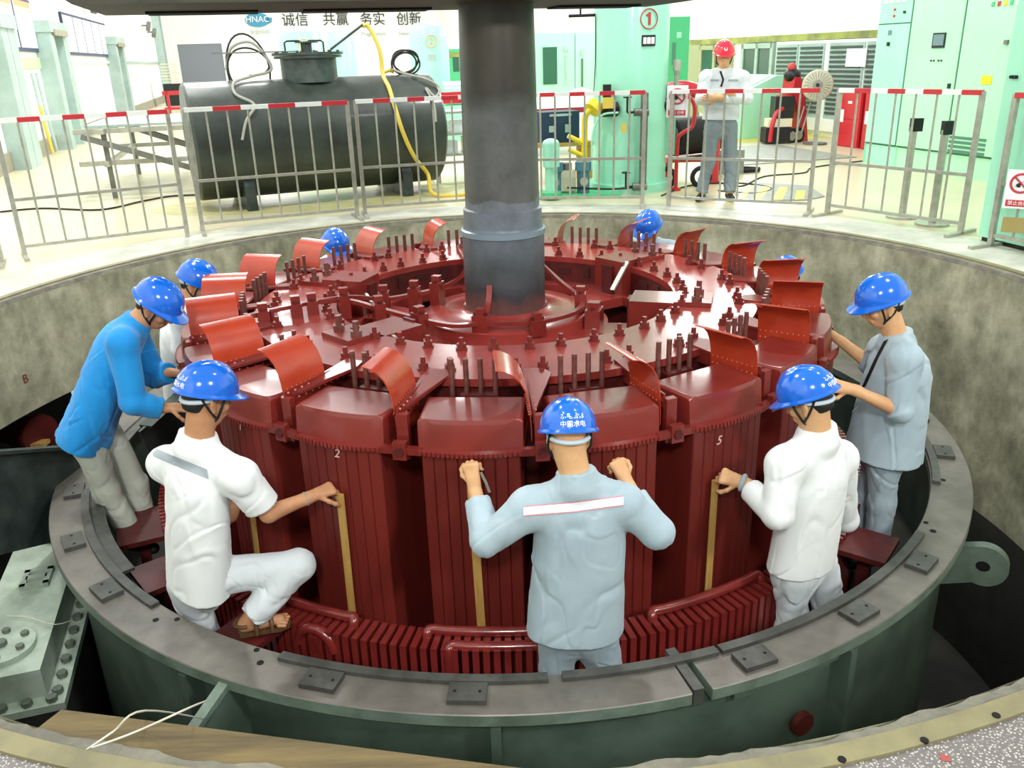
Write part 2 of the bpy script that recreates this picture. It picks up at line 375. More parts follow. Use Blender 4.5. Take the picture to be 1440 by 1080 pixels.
# ------------------------------------------------------------------ implicit-surface modelling for people and clothes
_rng = np.random.RandomState(3); _LAT = _rng.rand(32, 32, 32).astype(np.float32)*2-1
def vnoise(x, y, z):
    xi = np.floor(x).astype(int); yi = np.floor(y).astype(int); zi = np.floor(z).astype(int)
    fx = x-xi; fy = y-yi; fz = z-zi
    fx = fx*fx*(3-2*fx); fy = fy*fy*(3-2*fy); fz = fz*fz*(3-2*fz)
    L = lambda a, b, c: _LAT[(xi+a) & 31, (yi+b) & 31, (zi+c) & 31]
    return ((L(0, 0, 0)*(1-fx)+L(1, 0, 0)*fx)*(1-fy)+(L(0, 1, 0)*(1-fx)+L(1, 1, 0)*fx)*fy)*(1-fz) + ((L(0, 0, 1)*(1-fx)+L(1, 0, 1)*fx)*(1-fy)+(L(0, 1, 1)*(1-fx)+L(1, 1, 1)*fx)*fy)*fz
V = lambda p: np.array(p, dtype=np.float64)
def capsule(a, b, r1, r2=None, k=.02, n=None, s=1, cut=None): return dict(t='c', a=V(a), b=V(b), r1=r1, r2=r1 if r2 is None else r2, k=k, n=None if n is None else V(n)/np.linalg.norm(V(n)), s=s, cut=cut)
def ellip(c, r, R, k=.02, sub=False): return dict(t='e', c=V(c), r=V(r), R=R, k=k, sub=sub, cut=None)
def prim_box(p):
    if p['t'] == 'c':
        R = max(p['r1'], p['r2']); return np.minimum(p['a'], p['b'])-R, np.maximum(p['a'], p['b'])+R
    R = max(p['r']); return p['c']-R, p['c']+R
def sdf_mesh(prims, vox, wrinkle=None, cuts=(), name='sdf'):
    lo = np.min([prim_box(p)[0] for p in prims if not p.get('sub')], 0)-4*vox; hi = np.max([prim_box(p)[1] for p in prims if not p.get('sub')], 0)+4*vox
    N = np.ceil((hi-lo)/vox).astype(int)+1
    F = np.full(N, .2, np.float32)
    ax = [lo[i]+vox*np.arange(N[i]) for i in range(3)]
    for p in prims:
        a, b = prim_box(p); m = p['k']*1.2+3*vox
        i0 = np.maximum(0, np.floor((a-m-lo)/vox).astype(int)); i1 = np.minimum(N, np.ceil((b+m-lo)/vox).astype(int)+1)
        if (i1 <= i0).any(): continue
        X, Y, Z = np.meshgrid(*[ax[i][i0[i]:i1[i]] for i in range(3)], indexing='ij')
        if p['t'] == 'c':
            d = p['b']-p['a']; qx, qy, qz = X-p['a'][0], Y-p['a'][1], Z-p['a'][2]
            if p['n'] is not None:
                n = p['n']; e = (qx*n[0]+qy*n[1]+qz*n[2])*(1/p['s']-1); qx = qx+n[0]*e; qy = qy+n[1]*e; qz = qz+n[2]*e
                d = d + n*((d@n)*(1/p['s']-1))
            L2 = max(d@d, 1e-9); t = np.clip((qx*d[0]+qy*d[1]+qz*d[2])/L2, 0, 1)
            D = np.sqrt((qx-t*d[0])**2+(qy-t*d[1])**2+(qz-t*d[2])**2) - (p['r1']+(p['r2']-p['r1'])*t)
            if p['n'] is not None: D = D*max(.55, p['s'])
        else:
            R = p['R']; q = [(X-p['c'][0])*R[i][0]+(Y-p['c'][1])*R[i][1]+(Z-p['c'][2])*R[i][2] for i in range(3)]; r = p['r']
            k0 = np.sqrt(sum((q[i]/r[i])**2 for i in range(3))); k1 = np.sqrt(sum((q[i]/r[i]**2)**2 for i in range(3)))
            D = k0*(k0-1)/np.maximum(k1, 1e-6)
        if p['cut'] is not None:
            for c, n in p['cut']:
                c = V(c); n = V(n); n = n/np.linalg.norm(n); D = np.maximum(D, (X-c[0])*n[0]+(Y-c[1])*n[1]+(Z-c[2])*n[2])
        sl = tuple(slice(i0[i], i1[i]) for i in range(3)); A = F[sl]; k = p['k']
        if p.get('sub'):
            F[sl] = np.maximum(A, -D)
        else:
            h = np.clip(.5+.5*(A-D)/k, 0, 1); F[sl] = A*(1-h)+D*h-k*h*(1-h)
    band = np.argwhere(np.abs(F) < 3*vox)
    if wrinkle:
        P = lo+band*vox
        dv = np.zeros(len(P))
        for wv_ in wrinkle:
            if len(wv_) == 4: amp, fx, fy, fz = wv_; dv += amp*vnoise(P[:, 0]*fx+11, P[:, 1]*fy+5, P[:, 2]*fz+3)
            else:
                amp, fx, fy, fz, sk = wv_; zz = P[:, 2]+sk*(P[:, 0]-P[:, 1])
                g = np.clip(vnoise(P[:, 0]*4+fx, P[:, 1]*4+2, zz*4+7)*2+.62, 0, 1); q = vnoise(P[:, 0]*fx+21, P[:, 1]*fy+8, zz*fz+fx)
                dv += amp*g*(np.exp(-(q/.10)**2)-.7*np.exp(-((q-.22)/.14)**2))
        F[tuple(band.T)] += dv
    for c, n in cuts:
        c = V(c); n = V(n)/np.linalg.norm(V(n))
        F = np.maximum(F, ((ax[0]-c[0])*n[0])[:, None, None]+((ax[1]-c[1])*n[1])[None, :, None]+((ax[2]-c[2])*n[2])[None, None, :]).astype(np.float32)
    # surface nets
    S = F < 0
    c8 = [S[i:N[0]-1+i, j:N[1]-1+j, k:N[2]-1+k] for i in (0, 1) for j in (0, 1) for k in (0, 1)]
    cnt = sum(x.astype(np.int8) for x in c8); cell = np.argwhere((cnt > 0) & (cnt < 8))
    idx = -np.ones(N-1, np.int32); idx[tuple(cell.T)] = np.arange(len(cell))
    acc = np.zeros((len(cell), 3)); num = np.zeros(len(cell)); corners = [(i, j, k) for i in (0, 1) for j in (0, 1) for k in (0, 1)]
    fv = [F[cell[:, 0]+i, cell[:, 1]+j, cell[:, 2]+k] for i, j, k in corners]
    for a in range(8):
        for b in range(a+1, 8):
            df = np.abs(np.array(corners[a])-np.array(corners[b]))
            if df.sum() != 1: continue
            fa, fb = fv[a], fv[b]; m = (fa < 0) != (fb < 0); t = np.where(m, fa/np.where(m, fa-fb, 1), 0)
            pos = np.array(corners[a])[None]+(np.array(corners[b])-np.array(corners[a]))[None]*t[:, None]
            acc[m] += pos[m]; num[m] += 1
    verts = lo+(cell+acc/np.maximum(num, 1)[:, None])*vox
    faces = []
    for axn in range(3):
        o1, o2 = [(1, 2), (2, 0), (0, 1)][axn]
        sl0 = [slice(1, N[i]-1) for i in range(3)]; sl0[axn] = slice(0, N[axn]-1); sl1 = list(sl0); sl1[axn] = slice(1, N[axn])
        A = S[tuple(sl0)]; B = S[tuple(sl1)]; e = np.argwhere(A != B); off = np.array([1, 1, 1]); off[axn] = 0; g = e+off
        inside = A[tuple(e.T)]
        d1 = np.zeros(3, int); d1[o1] = 1; d2 = np.zeros(3, int); d2[o2] = 1
        q = [idx[tuple((g-x).T)] for x in (d1+d2, d2, 0*d1, d1)]
        q = np.stack(q, 1); q[~inside] = q[~inside][:, ::-1]; faces.append(q)
    faces = np.concatenate(faces); faces = faces[(faces >= 0).all(1)]
    return verts, faces
def np_object(name, verts, faces, m, parent):
    me = bpy.data.meshes.new(name); off = np.array(parent['origin'])
    v = (verts-off).astype(np.float32); me.vertices.add(len(v)); me.vertices.foreach_set('co', v.ravel())
    me.loops.add(len(faces)*4); me.loops.foreach_set('vertex_index', faces.astype(np.int32).ravel())
    me.polygons.add(len(faces)); me.polygons.foreach_set('loop_start', np.arange(0, len(faces)*4, 4, dtype=np.int32))
    me.update(calc_edges=True); me.validate()
    for p in me.polygons: p.use_smooth = True
    me.materials.append(m); o = bpy.data.objects.new(name, me); COL.objects.link(o); o.parent = parent; o['origin'] = Vector(parent['origin'])
    return o
def nrm(v): v = V(v); return v/np.linalg.norm(v)
def rotv(v, axis, a):
    axis = nrm(axis); v = V(v); return v*math.cos(a)+np.cross(axis, v)*math.sin(a)+axis*(axis@v)*(1-math.cos(a))
def hand_prims(wr, d, n, side, curl=(.5, .6, .5), sc=1.0, thumb=.5, spread=.0):
    """wr wrist; d pointing along the hand; n out of the palm; side +1 puts the thumb along n x d"""
    d = nrm(d); n = V(n); n = nrm(n-d*(n@d)); l = np.cross(n, d)*side; w = V(wr); out = []
    P = lambda a, b, c: w+(d*a+l*b+n*c)*sc
    for b0, b1, r in ((.012, .030, .0135), (.004, .010, .015), (-.006, -.010, .015), (-.014, -.028, .0135)):
        out.append(capsule(P(.012, b0, 0), P(.088, b1, 0), r*sc, k=.014))
    out.append(capsule(P(-.04, 0, 0), P(.03, 0, 0), .026*sc, .024*sc, k=.02, n=n, s=.75))
    for i, (b, L) in enumerate(((.031, .078), (.0105, .086), (-.0105, .080), (-.030, .064))):
        p = P(.092-.004*abs(i-1), b, 0); dd = rotv(d, n, -side*spread*(1.2-i)); cu = 0
        for sgm, (fr, c) in enumerate(zip((.45, .30, .25), curl)):
            cu = c*(1+.08*i); dd = nrm(rotv(dd, np.cross(dd, n), cu)); q = p+dd*L*fr*sc
            out.append(capsule(p, q, (.0092-.0007*sgm)*sc, (.0086-.0008*sgm)*sc, k=.004)); p = q
    p = P(.022, .026, .006); dd = nrm(d*.62+l*.72+n*.25)
    for L, c in ((.042, 0), (.034, thumb), (.027, thumb)):
        if c: dd = nrm(rotv(dd, np.cross(dd, nrm(n*.6-l)), c))
        q = p+dd*L*sc; out.append(capsule(p, q, .0115*sc, .0098*sc, k=.006)); p = q
    return out
def dome(bm, c, f, r, u, rad, mi=0, nph=40, nth=12):
    """hard hat shell with crown ridges, peak and rolled rim"""
    c = Vector(c); f, r, u = Vector(f), Vector(r), Vector(u); rings = []
    def P(ph, th):
        cf, cr = math.cos(ph), math.sin(ph); ct, st = math.cos(th), math.sin(th)
        x = rad[0]*cr*ct; y = rad[1]*cf*ct; z = rad[2]*st**.92
        if z > .02:
            for x0, h in ((0, .007), (.035, .004), (-.035, .004)): z += h*math.exp(-((x-x0)/.009)**2)*min(1, (z-.02)/.05)
        return c + r*x + f*y + u*z
    rim = []
    for i in range(nph):
        ph = 2*PI*i/nph; e = .010 + .040*max(0, math.cos(ph))**3
        p = P(ph, 0); dr = (r*math.sin(ph) + f*math.cos(ph)).normalized()
        rim.append((p + dr*e - u*(.006+.012*max(0, math.cos(ph))**2), p + dr*e - u*(.012+.012*max(0, math.cos(ph))**2), p - dr*.012 - u*.004))
    cols = []
    for i in range(nph):
        ph = 2*PI*i/nph
        cols.append([bm.verts.new(q) for q in (rim[i][2], rim[i][1], rim[i][0])] + [bm.verts.new(P(ph, PI/2*.985*j/nth + .02)) for j in range(nth)])
    top = bm.verts.new(P(0, PI/2))
    for i in range(nph):
        A = cols[i]; B = cols[(i+1) % nph]
        for k in range(len(A)-1): bm.faces.new((A[k], B[k], B[k+1], A[k+1]))
        bm.faces.new((A[-1], B[-1], top))
    bm.faces.new([c_[0] for c_ in cols])
def head_prims(c, f, r, u):
    R = np.array([r, f, u]); P = lambda x, y, z: c+r*x+f*y+u*z
    out = [ellip(P(0, -.008, .022), (.074, .094, .088), R, .03), ellip(P(0, .022, -.045), (.058, .066, .070), R, .04), ellip(P(0, .050, -.092), (.026, .026, .022), R, .03),
           capsule(P(-.03, .078, .012), P(.03, .078, .012), .014, k=.02), capsule(P(0, .088, .004), P(0, .108, -.034), .007, .012, k=.012),
           capsule(P(-.013, .096, -.038), P(.013, .096, -.038), .009, k=.008), capsule(P(-.022, .080, -.066), P(.022, .080, -.066), .009, k=.012),
           capsule(P(-.018, .079, -.076), P(.018, .079, -.076), .009, k=.010),
           ellip(P(.040, .066, -.03), (.022, .02, .022), R, .02), ellip(P(-.040, .066, -.03), (.022, .02, .022), R, .02)]
    for s in (-1, 1):
        e = nrm(r*s*.5-f*.85); q = np.cross(e, u); RR = np.array([nrm(np.cross(u, e)), e, u])
        out.append(ellip(P(s*.078, -.004, -.018), (.010, .020, .033), RR, .008)); out.append(ellip(P(s*.078, .004, -.046), (.008, .009, .012), RR, .008))
        out.append(ellip(P(s*.090, .002, -.014), (.005, .010, .018), RR, .004, True))
        out.append(ellip(P(s*.031, .094, -.002), (.016, .012, .009), R, .01, True))
    return out
def hat_text(parent, hc, hf, hr, hu, rad, lines, ang, z0, size):
    """lettering wrapped onto the shell; ang 0 = front, pi = back"""
    for li, (body, sz) in enumerate(lines):
        o = text_mesh('lettering', body, sz, HW, (0, 0, 0), (1, 0, 0), (0, 1, 0), None, extrude=.0006)
        me = o.data; bpy.data.objects.remove(o); off = Vector(parent['origin'])
        for v in me.vertices:
            x, y = v.co.x, v.co.y + z0 - li*size; th = math.asin(max(-.99, min(.99, y/rad[2]))); ph = ang - x/rad[0]
            ct = math.cos(th); k = 1.012 + v.co.z*8
            p = Vector(hc) + (Vector(hr)*(rad[0]*math.sin(ph)*ct) + Vector(hf)*(rad[1]*math.cos(ph)*ct) + Vector(hu)*(rad[2]*math.sin(th)))*k
            v.co = p - off
        o = bpy.data.objects.new('lettering', me); COL.objects.link(o); o.parent = parent; o['origin'] = off
def std_pose(x, y, z, yaw, h=1.66):
    f = V((math.cos(yaw), math.sin(yaw), 0)); l = V((-math.sin(yaw), math.cos(yaw), 0)); b = V((x, y, z)); k = h/1.66
    P = lambda a, c, e: b+f*a*k+l*c*k+V((0, 0, e*k))
    return dict(base=b, fwd=f, left=l, pel=P(0, 0, .88), che=P(0, 0, 1.22), nb=P(0, 0, 1.38), head=P(.03, 0, 1.52), hf=f, hu=V((0, 0, 1)),
                shL=P(0, .185, 1.33), shR=P(0, -.185, 1.33), elL=P(-.02, .24, 1.06), elR=P(-.02, -.24, 1.06), wrL=P(.08, .23, .84), wrR=P(.08, -.23, .84),
                hdL=V((0, 0, -1)), hdR=V((0, 0, -1)), hnL=-l, hnR=l, cuL=(.3, .4, .3), cuR=(.3, .4, .3),
                hipL=P(0, .085, .86), hipR=P(0, -.085, .86), knL=P(.02, .10, .47), knR=P(.02, -.10, .47), anL=P(0, .11, .08), anR=P(0, -.11, .08), tdL=f, tdR=f)
def person(J, label, top, bottom, skin, hat, vox=.006, sleeve=1.0, hem=None, shoes=SHOE, group=None, barefoot=False, marks=None, loose=1.0, top_name='jacket', collar=True, flat=.66, face=True, textline=None, strap=True, hair=True):
    J = {k: (V(v) if not isinstance(v, tuple) or len(v) == 3 and k[:2] not in ('cu',) else v) for k, v in J.items()}
    P = thing('person', label, 'person', Vector(J['base']), group)
    hf = nrm(J['hf']); hu = nrm(V(J['hu'])-hf*(V(J['hu'])@hf)); hr = np.cross(hf, hu)
    c = J['head']; fwd = nrm(J['fwd']); nb = J['nb']
    up = nrm(J['che']-J['pel'])
    # body: one continuous skin surface
    B = [capsule(J['pel']-up*.02, J['che'], .125, .135, .05, fwd, .62), capsule(J['shL'], J['shR'], .05, k=.05), capsule(nb-up*.03, c-hu*.04-hf*.018, .066, .060, .03),
         capsule(nb-up*.05, J['shL']-up*.02, .04, .04, .03), capsule(nb-up*.05, J['shR']-up*.02, .04, .04, .03)]
    for s in 'LR':
        B += [capsule(J['sh'+s], J['el'+s], .046, .038, .03), capsule(J['el'+s], J['wr'+s], .041, .027, .02)]
        B += [capsule(J['hip'+s], J['kn'+s], .078, .052, .04), capsule(J['kn'+s], J['an'+s], .054, .036, .03)]
        td = nrm(J['td'+s]); a = J['an'+s]
        B += [capsule(a-td*.03-V((0, 0, .035)), a+td*.13-V((0, 0, .045)), .036, .026, .03)]
        if barefoot:
            lt = np.cross(td, V((0, 0, 1)))
            for i in range(5): B.append(capsule(a+td*.12+lt*(.02*(i-2))-V((0, 0, .052)), a+td*(.172-.008*abs(i-1))+lt*(.022*(i-2))-V((0, 0, .058)), .0105, .009, k=.006))
    B += head_prims(c, hf, hr, hu)
    for s, sd in (('L', -1), ('R', 1)): B += hand_prims(J['wr'+s]+nrm(J['hd'+s])*.02, J['hd'+s], J['hn'+s], sd, J['cu'+s])
    v, f = sdf_mesh(B, vox); body = np_object('body', v, f, skin, P)
    W = [(.010*loose, 5.5, 5.5, 2.6), (.003*loose, 13, 13, 7), (.0042*loose, 8, 8, 3.2, .35), (.0036*loose, 5, 5, 9, -.5), (.0022, 13, 13, 7, .6)]
    # top
    T = [capsule(J['pel']-up*.06, J['che'], (.204)*loose, .188, .06, fwd, flat), capsule(J['shL'], J['shR'], .078, k=.05), capsule(nb-up*.03, J['shL'], .066, .066, .04), capsule(nb-up*.03, J['shR'], .066, .066, .04)]
    if collar: cu_ = nrm(up+nrm(c-nb)); T.append(capsule(nb-up*.04, nb+cu_*.03, .096, .080, .025, cut=[(nb+cu_*.026, cu_)]))
    for s in 'LR':
        el = J['el'+s]; sh = J['sh'+s]; wr = J['wr'+s]
        if sleeve < .5:
            d = el-sh; q = sh+d*(sleeve*2); T.append(capsule(sh, q+d*.1, .084, .080, .03, cut=[(q, d)]))
        else:
            d = wr-el; q = el+d*((sleeve-.5)*2-.06); T.append(capsule(sh, el, .080, .068, .03)); T.append(capsule(el, q+d*.15, .069, .054, .02, cut=[(q, d)]))
    cuts = [] if hem is None else [(hem, -up)]
    v, f = sdf_mesh(T, vox*1.1, W, cuts); jk = np_object(top_name, v, f, top, P)
    # trousers
    T = [capsule(J['pel']-up*.04, J['pel']+up*.12, .148, .145, .05, fwd, .74)]
    for s in 'LR':
        d = J['an'+s]-J['kn'+s]; q = J['an'+s]-d*.05
        T += [capsule(J['hip'+s], J['kn'+s], (.090), .074, .045), capsule(J['kn'+s], q+d*.1, .077, .068, .03, cut=[(q+d*.03, d)])]
    v, f = sdf_mesh(T, vox*1.1, [(.009, 7, 7, 4), (.0055, 6, 6, 10, .5), (.0048, 9, 9, 4, -.4), (.0025, 13, 13, 12, .8)]); tr = np_object('trousers', v, f, bottom, P)
    # shoes
    if not barefoot:
        for s in 'LR':
            td = nrm(J['td'+s]); a = J['an'+s]
            v, f = sdf_mesh([capsule(a-td*.04-V((0, 0, .035)), a+td*.145-V((0, 0, .048)), .044, .034, .03, cut=[(a-V((0, 0, .078)), (0, 0, -1))])], .006); np_object('shoe', v, f, shoes, P)
    else:
        for s in 'LR':
            td = nrm(J['td'+s]); a = J['an'+s]; bm = nb_(); lt = Vector(np.cross(td, V((0, 0, 1))))
            poly = [(-.055, -.03), (-.065, 0), (-.055, .03), (.03, .036), (.12, .046), (.17, .03), (.18, 0), (.165, -.03), (.12, -.046), (.03, -.036)]
            prism(bm, poly, -.085, -.068, lambda x, y, z: Vector(a)+Vector(td)*x+lt*y+Vector((0, 0, z)))
            for x0, hh in ((.09, .036), (.02, .05)):
                tube(bm, [Vector(a)+Vector(td)*x0+lt*(math.cos(t)*.045)+Vector((0, 0, -.075+math.sin(t)*(hh+.03))) for t in [PI*i/8 for i in range(9)]], .011, 6)
            tube(bm, [Vector(a)+Vector(td)*(-.02-.055*math.sin(t))+lt*(math.cos(t)*.042)+Vector((0, 0, -.02)) for t in [PI*i/8 for i in range(9)]], .009, 6)
            finish(bm, 'sandal', shoes, P)
    # hair
    if hair:
     H = [ellip(c+hu*.026-hf*.014, (.080, .096, .090), np.array([hr, hf, hu]), .01), ellip(c-hf*.055-hu*.03, (.062, .048, .055), np.array([hr, hf, hu]), .02)]
     v, f = sdf_mesh(H, .006, None, [(c+hf*.035, hf+hu*-.5), (c-hu*.062, -hu)]); np_object('hair', v, f, HAIR, P)
    if face:
        for s in (-1, 1):
            bm = nb_(); sphere(bm, c+hr*s*.031+hf*.080-hu*.002, .0115, 12); finish(bm, 'eye', HW, P)
            e = P.children[-1] if False else None
            bm = nb_(); sphere(bm, c+hr*s*.031+hf*.0895-hu*.003, .0055, 10); finish(bm, 'iris', HAIR, P)
            bm = nb_(); tube(bm, [c+hr*s*(.014+.013*i)+hf*(.093-.004*i)+hu*(.014+.003*math.sin(i*1.2)) for i in range(4)], .0035, 6); finish(bm, 'eyebrow', HAIR, P)
    # helmet
    hc = c+hu*.030-hf*.004; rad = (.115, .138, .128); bm = nb_(); dome(bm, hc, hf, hr, hu, rad); he = finish(bm, 'helmet', hat, P)
    if marks: hat_text(he, hc, hf, hr, hu, rad, *marks)
    bm = nb_(); C0 = lambda x, y, z: Vector(c+hr*x+hf*y+hu*z)
    tube(bm, [C0(math.cos(t)*.082, -.012-math.sin(t)*.094, .006-.028*math.sin(t)) for t in [PI*i/12 for i in range(13)]], .010, 8); finish(bm, 'helmet_liner', LINER, he)
    if strap:
        bm = nb_()
        for s in (-1, 1):
            tube(bm, smooth_path([C0(s*.084, .045, .03), C0(s*.082, .035, -.03), C0(s*.062, .03, -.085), C0(0, .036, -.122)], 4), .0055, 6)
            tube(bm, smooth_path([C0(s*.082, -.06, .01), C0(s*.086, -.02, -.04), C0(s*.062, .03, -.085)], 4), .0055, 6)
        finish(bm, 'chin_strap', STRAP, he)
    return P
nb_ = bmesh.new
def surf_band(parent, name, m, pts, nrmv, width, thick=.004):
    """cloth strip laid over a garment along measured points"""
    bm = nb_(); bar(bm, smooth_path(pts, 5), thick, width, (0, 0, 1)); return finish(bm, name, m, parent)
from mathutils.bvhtree import BVHTree
def cloth_band(parent, garment, name, m, pts, wv, dirn, nw=4, lift=.004):
    """flat strip sewn on a garment: points and width are dropped onto the cloth along dirn"""
    dg = bpy.context.evaluated_depsgraph_get(); off = Vector(parent['origin'])
    bv = BVHTree.FromPolygons([v.co+off for v in garment.data.vertices], [list(p.vertices) for p in garment.data.polygons])
    bm = nb_(); rows = []; wv = Vector(wv)
    for p in pts:
        row = []
        for j in range(nw+1):
            o = Vector(p) + wv*(j/nw-.5); dirn = (o-CAM_O).normalized(); o = o - dirn*.6; h = bv.ray_cast(o, dirn, 1.5)
            row.append(bm.verts.new(h[0] - dirn*lift) if h[0] is not None else None)
        rows.append(row)
    for a, b in zip(rows, rows[1:]):
        for j in range(nw):
            q = (a[j], b[j], b[j+1], a[j+1])
            if all(q): bm.faces.new(q)
    return finish(bm, name, m, parent)
def lerp_pts(pts, n):
    P = [Vector(p) for p in pts]; out = []
    for a, b in zip(P, P[1:]): out += [a.lerp(b, i/n) for i in range(n)]
    return out+[P[-1]]
# ================================================================== SETTING
PC = Vector((-.03, -.10, 0)); PR = 3.78
W0, W1, U0, U1 = -5.6, 9.0, -9.0, 45.0
def rect_pt(a):
    d = Vector((math.cos(a), math.sin(a), 0)); dw, du = d.dot(HWX), d.dot(HUX); pw, pu = PC.dot(HWX), PC.dot(HUX); t = 1e9
    if dw > 1e-6: t = min(t, (W1-pw)/dw)
    if dw < -1e-6: t = min(t, (W0-pw)/dw)
    if du > 1e-6: t = min(t, (U1-pu)/du)
    if du < -1e-6: t = min(t, (U0-pu)/du)
    return PC + d*t
bm = nb(); n = 288; A = []; B = []
angs = sorted([2*PI*i/n for i in range(n)] + [math.atan2((hall(a, b)-PC).y, (hall(a, b)-PC).x) % (2*PI) for a in (W0, W1) for b in (U0, U1)])
for a in angs:
    A.append(bm.verts.new(PC + Vector((math.cos(a), math.sin(a), 0))*4.55)); B.append(bm.verts.new(rect_pt(a)))
for i in range(len(angs)):
    j = (i+1) % len(angs); bm.faces.new((A[i], A[j], B[j], B[i]))
struct('floor', bm, FLOOR)
# curb: speckled terrazzo near, pale terrazzo round the pit, yellowed steel angle, broken concrete lip
bm = nb(); ring(bm, 3.905, 4.55, -.25, .002, 160, c=PC); struct('trim_1', bm, [CURB])
bm = nb(); ring(bm, 3.905, 4.56, -.02, .006, 60, math.radians(205), math.radians(338), c=PC); struct('trim_2', bm, SPECK)
bm = nb(); ring(bm, 3.845, 3.905, -.25, .014, 160, c=PC); struct('trim_3', bm, CURBY)
bm = nb(); rj = random.Random(5); n = 900; cols = []
jr = [0]*n; v_ = 0
for i in range(n):
    v_ = v_*.80 + rj.uniform(-.007, .007); jr[i] = v_
for i in range(n):
    t = 2*PI*i/n; d = Vector((math.cos(t), math.sin(t), 0)); e = PR + .012 + jr[i]*(1 if math.sin(t) < -.3 else .35)
    cols.append([bm.verts.new(PC+d*r+Vector((0, 0, z))) for r, z in ((3.845, .004), (e+.012, .0), (e, -.03), (PR+.005, -.045), (PR+.03, -.06))])
for i in range(n):
    for k in range(4): bm.faces.new((cols[i][k], cols[(i+1) % n][k], cols[(i+1) % n][k+1], cols[i][k+1]))
struct('trim_4', bm, CURBE, smooth=True)
# screw holes in the steel angle
for k, (u, v) in enumerate(((1184, 1068), (1300, 1041), (1401, 1006))):
    bm = nb(); p = atz(u, v, .015); cyl(bm, p-Vector((0, 0, .004)), p+Vector((0, 0, .002)), .010, n=12); tag(finish(bm, 'screw_hole', DARK), ['dark screw hole in yellowed curb steel nearest the bottom centre', 'middle dark screw hole in yellowed curb steel', 'dark screw hole in yellowed curb steel nearest right edge'][k], 'hole')
bm = nb(); p = atz(1328, 1066, .008); prism(bm, [(-.012, -.008), (.01, -.012), (.014, .006), (-.004, .014)], 0, .001, lambda x, y, z: p+Vector((x, y, z))); tag(finish(bm, 'paint_spot', mat('spot_red', (.62, .28, .26), .6)), 'small red paint spot on the speckled terrazzo floor', 'paint spot')
# pit walls
bm = nb(); lathe(bm, [(PR, -.03), (PR, -.88)], PC, 144); 
struct('wall_pit', bm, CONC, smooth=True)
bm = nb(); lathe(bm, [(PR, -.88), (PR, -1.9)], PC, 144, math.radians(-75), math.radians(150)); struct('wall_pit_lower', bm, CONC, smooth=True)
bm = nb(); lathe(bm, [(PR, -1.9), (PR, -3.2)], PC, 144, math.radians(-75), math.radians(150)); struct('wall_pit_base', bm, SHADEC, smooth=True)  # light falloff down the wall put into a darker colour
bm = nb(); lathe(bm, [(PR, -.88), (4.9, -.88), (4.9, -3.2)], PC, 144, math.radians(150), math.radians(285)); struct('wall_pit_recess', bm, SHADEC, smooth=True)
bm = nb(); lathe(bm, [(0, -3.2), (5.0, -3.2)], PC, 96); struct('floor_pit', bm, SHADEC)
# hall walls
def wall_hole(name, o, X, L, H, m, holes=()):
    bm = nb(); xs = sorted({0, L, *[h[0] for h in holes], *[h[1] for h in holes]}); zs = sorted({0, H, *[h[2] for h in holes], *[h[3] for h in holes]})
    for x0, x1 in zip(xs, xs[1:]):
        for z0, z1 in zip(zs, zs[1:]):
            if any(h[0] <= x0 and x1 <= h[1] and h[2] <= z0 and z1 <= h[3] for h in holes): continue
            bm.faces.new([bm.verts.new(o+X*x+Vector((0, 0, z))) for x, z in ((x0, z0), (x1, z0), (x1, z1), (x0, z1))])
    bmesh.ops.remove_doubles(bm, verts=bm.verts, dist=1e-4); return struct(name, bm, m)
HT = 8.5
wall_hole('wall_left', hall(W0, U0), HUX, U1-U0, HT, WHITE)
wall_hole('wall_back', hall(W0, U1), HWX, W1-W0, HT, WHITE, [(-4.89+5.6, -2.7+5.6, 0, 2.65)])
wall_hole('wall_right', hall(W1, U0), HUX, U1-U0, HT, WHITE)
bm = nb(); hbox(bm, -4.95, -2.6, U1+.05, U1+.15, 0, 2.7); struct('door_1', bm, GREYD)
bm = nb(); hbox(bm, W0, W0+.05, U0, U1, 0, .31); struct('baseboard_left', bm, PLINTH)
bm = nb(); hbox(bm, W0, W0+.07, 28.3, 44.6, 1.74, 1.82); struct('trim_5', bm, PILG)
bm = nb(); hbox(bm, W0, W0+.06, 10.0, 15.3, 1.64, 1.84); struct('trim_6', bm, LGREEN)
bm = nb(); hbox(bm, W0, W0+.06, 18.3, 25.6, 1.74, 1.80); struct('trim_7', bm, WHITEG)
bm = nb(); hbox(bm, W1-.06, W1, 8.0, 40, 1.72, 1.84); struct('trim_8', bm, OLIVE)
for i, (u0, u1, zt) in enumerate(((11.55, 12.5, 2.5), (15.4, 17.25, 2.55), (24.9, 26.9, 2.5), (41.2, 42.6, 6))):
    bm = nb(); hbox(bm, W0, W0+.32, u0, u0+.42, 0, zt); hbox(bm, W0, W0+.32, u1-.5, u1, 0, zt); hbox(bm, W0, W0+.1, u0+.4, u1-.45, 0, zt); hbox(bm, W0, W0+.36, u0-.05, u1+.05, zt-.22, zt)
    struct('trim_%d' % (9+i), bm, PILG)
    if i in (1, 2):
        bm = nb(); hbox(bm, W0+.36, W0+.39, u0+.25, u1-.2, zt-.28, zt-.16); struct('trim_%d' % (20+i), bm, PLINTH)
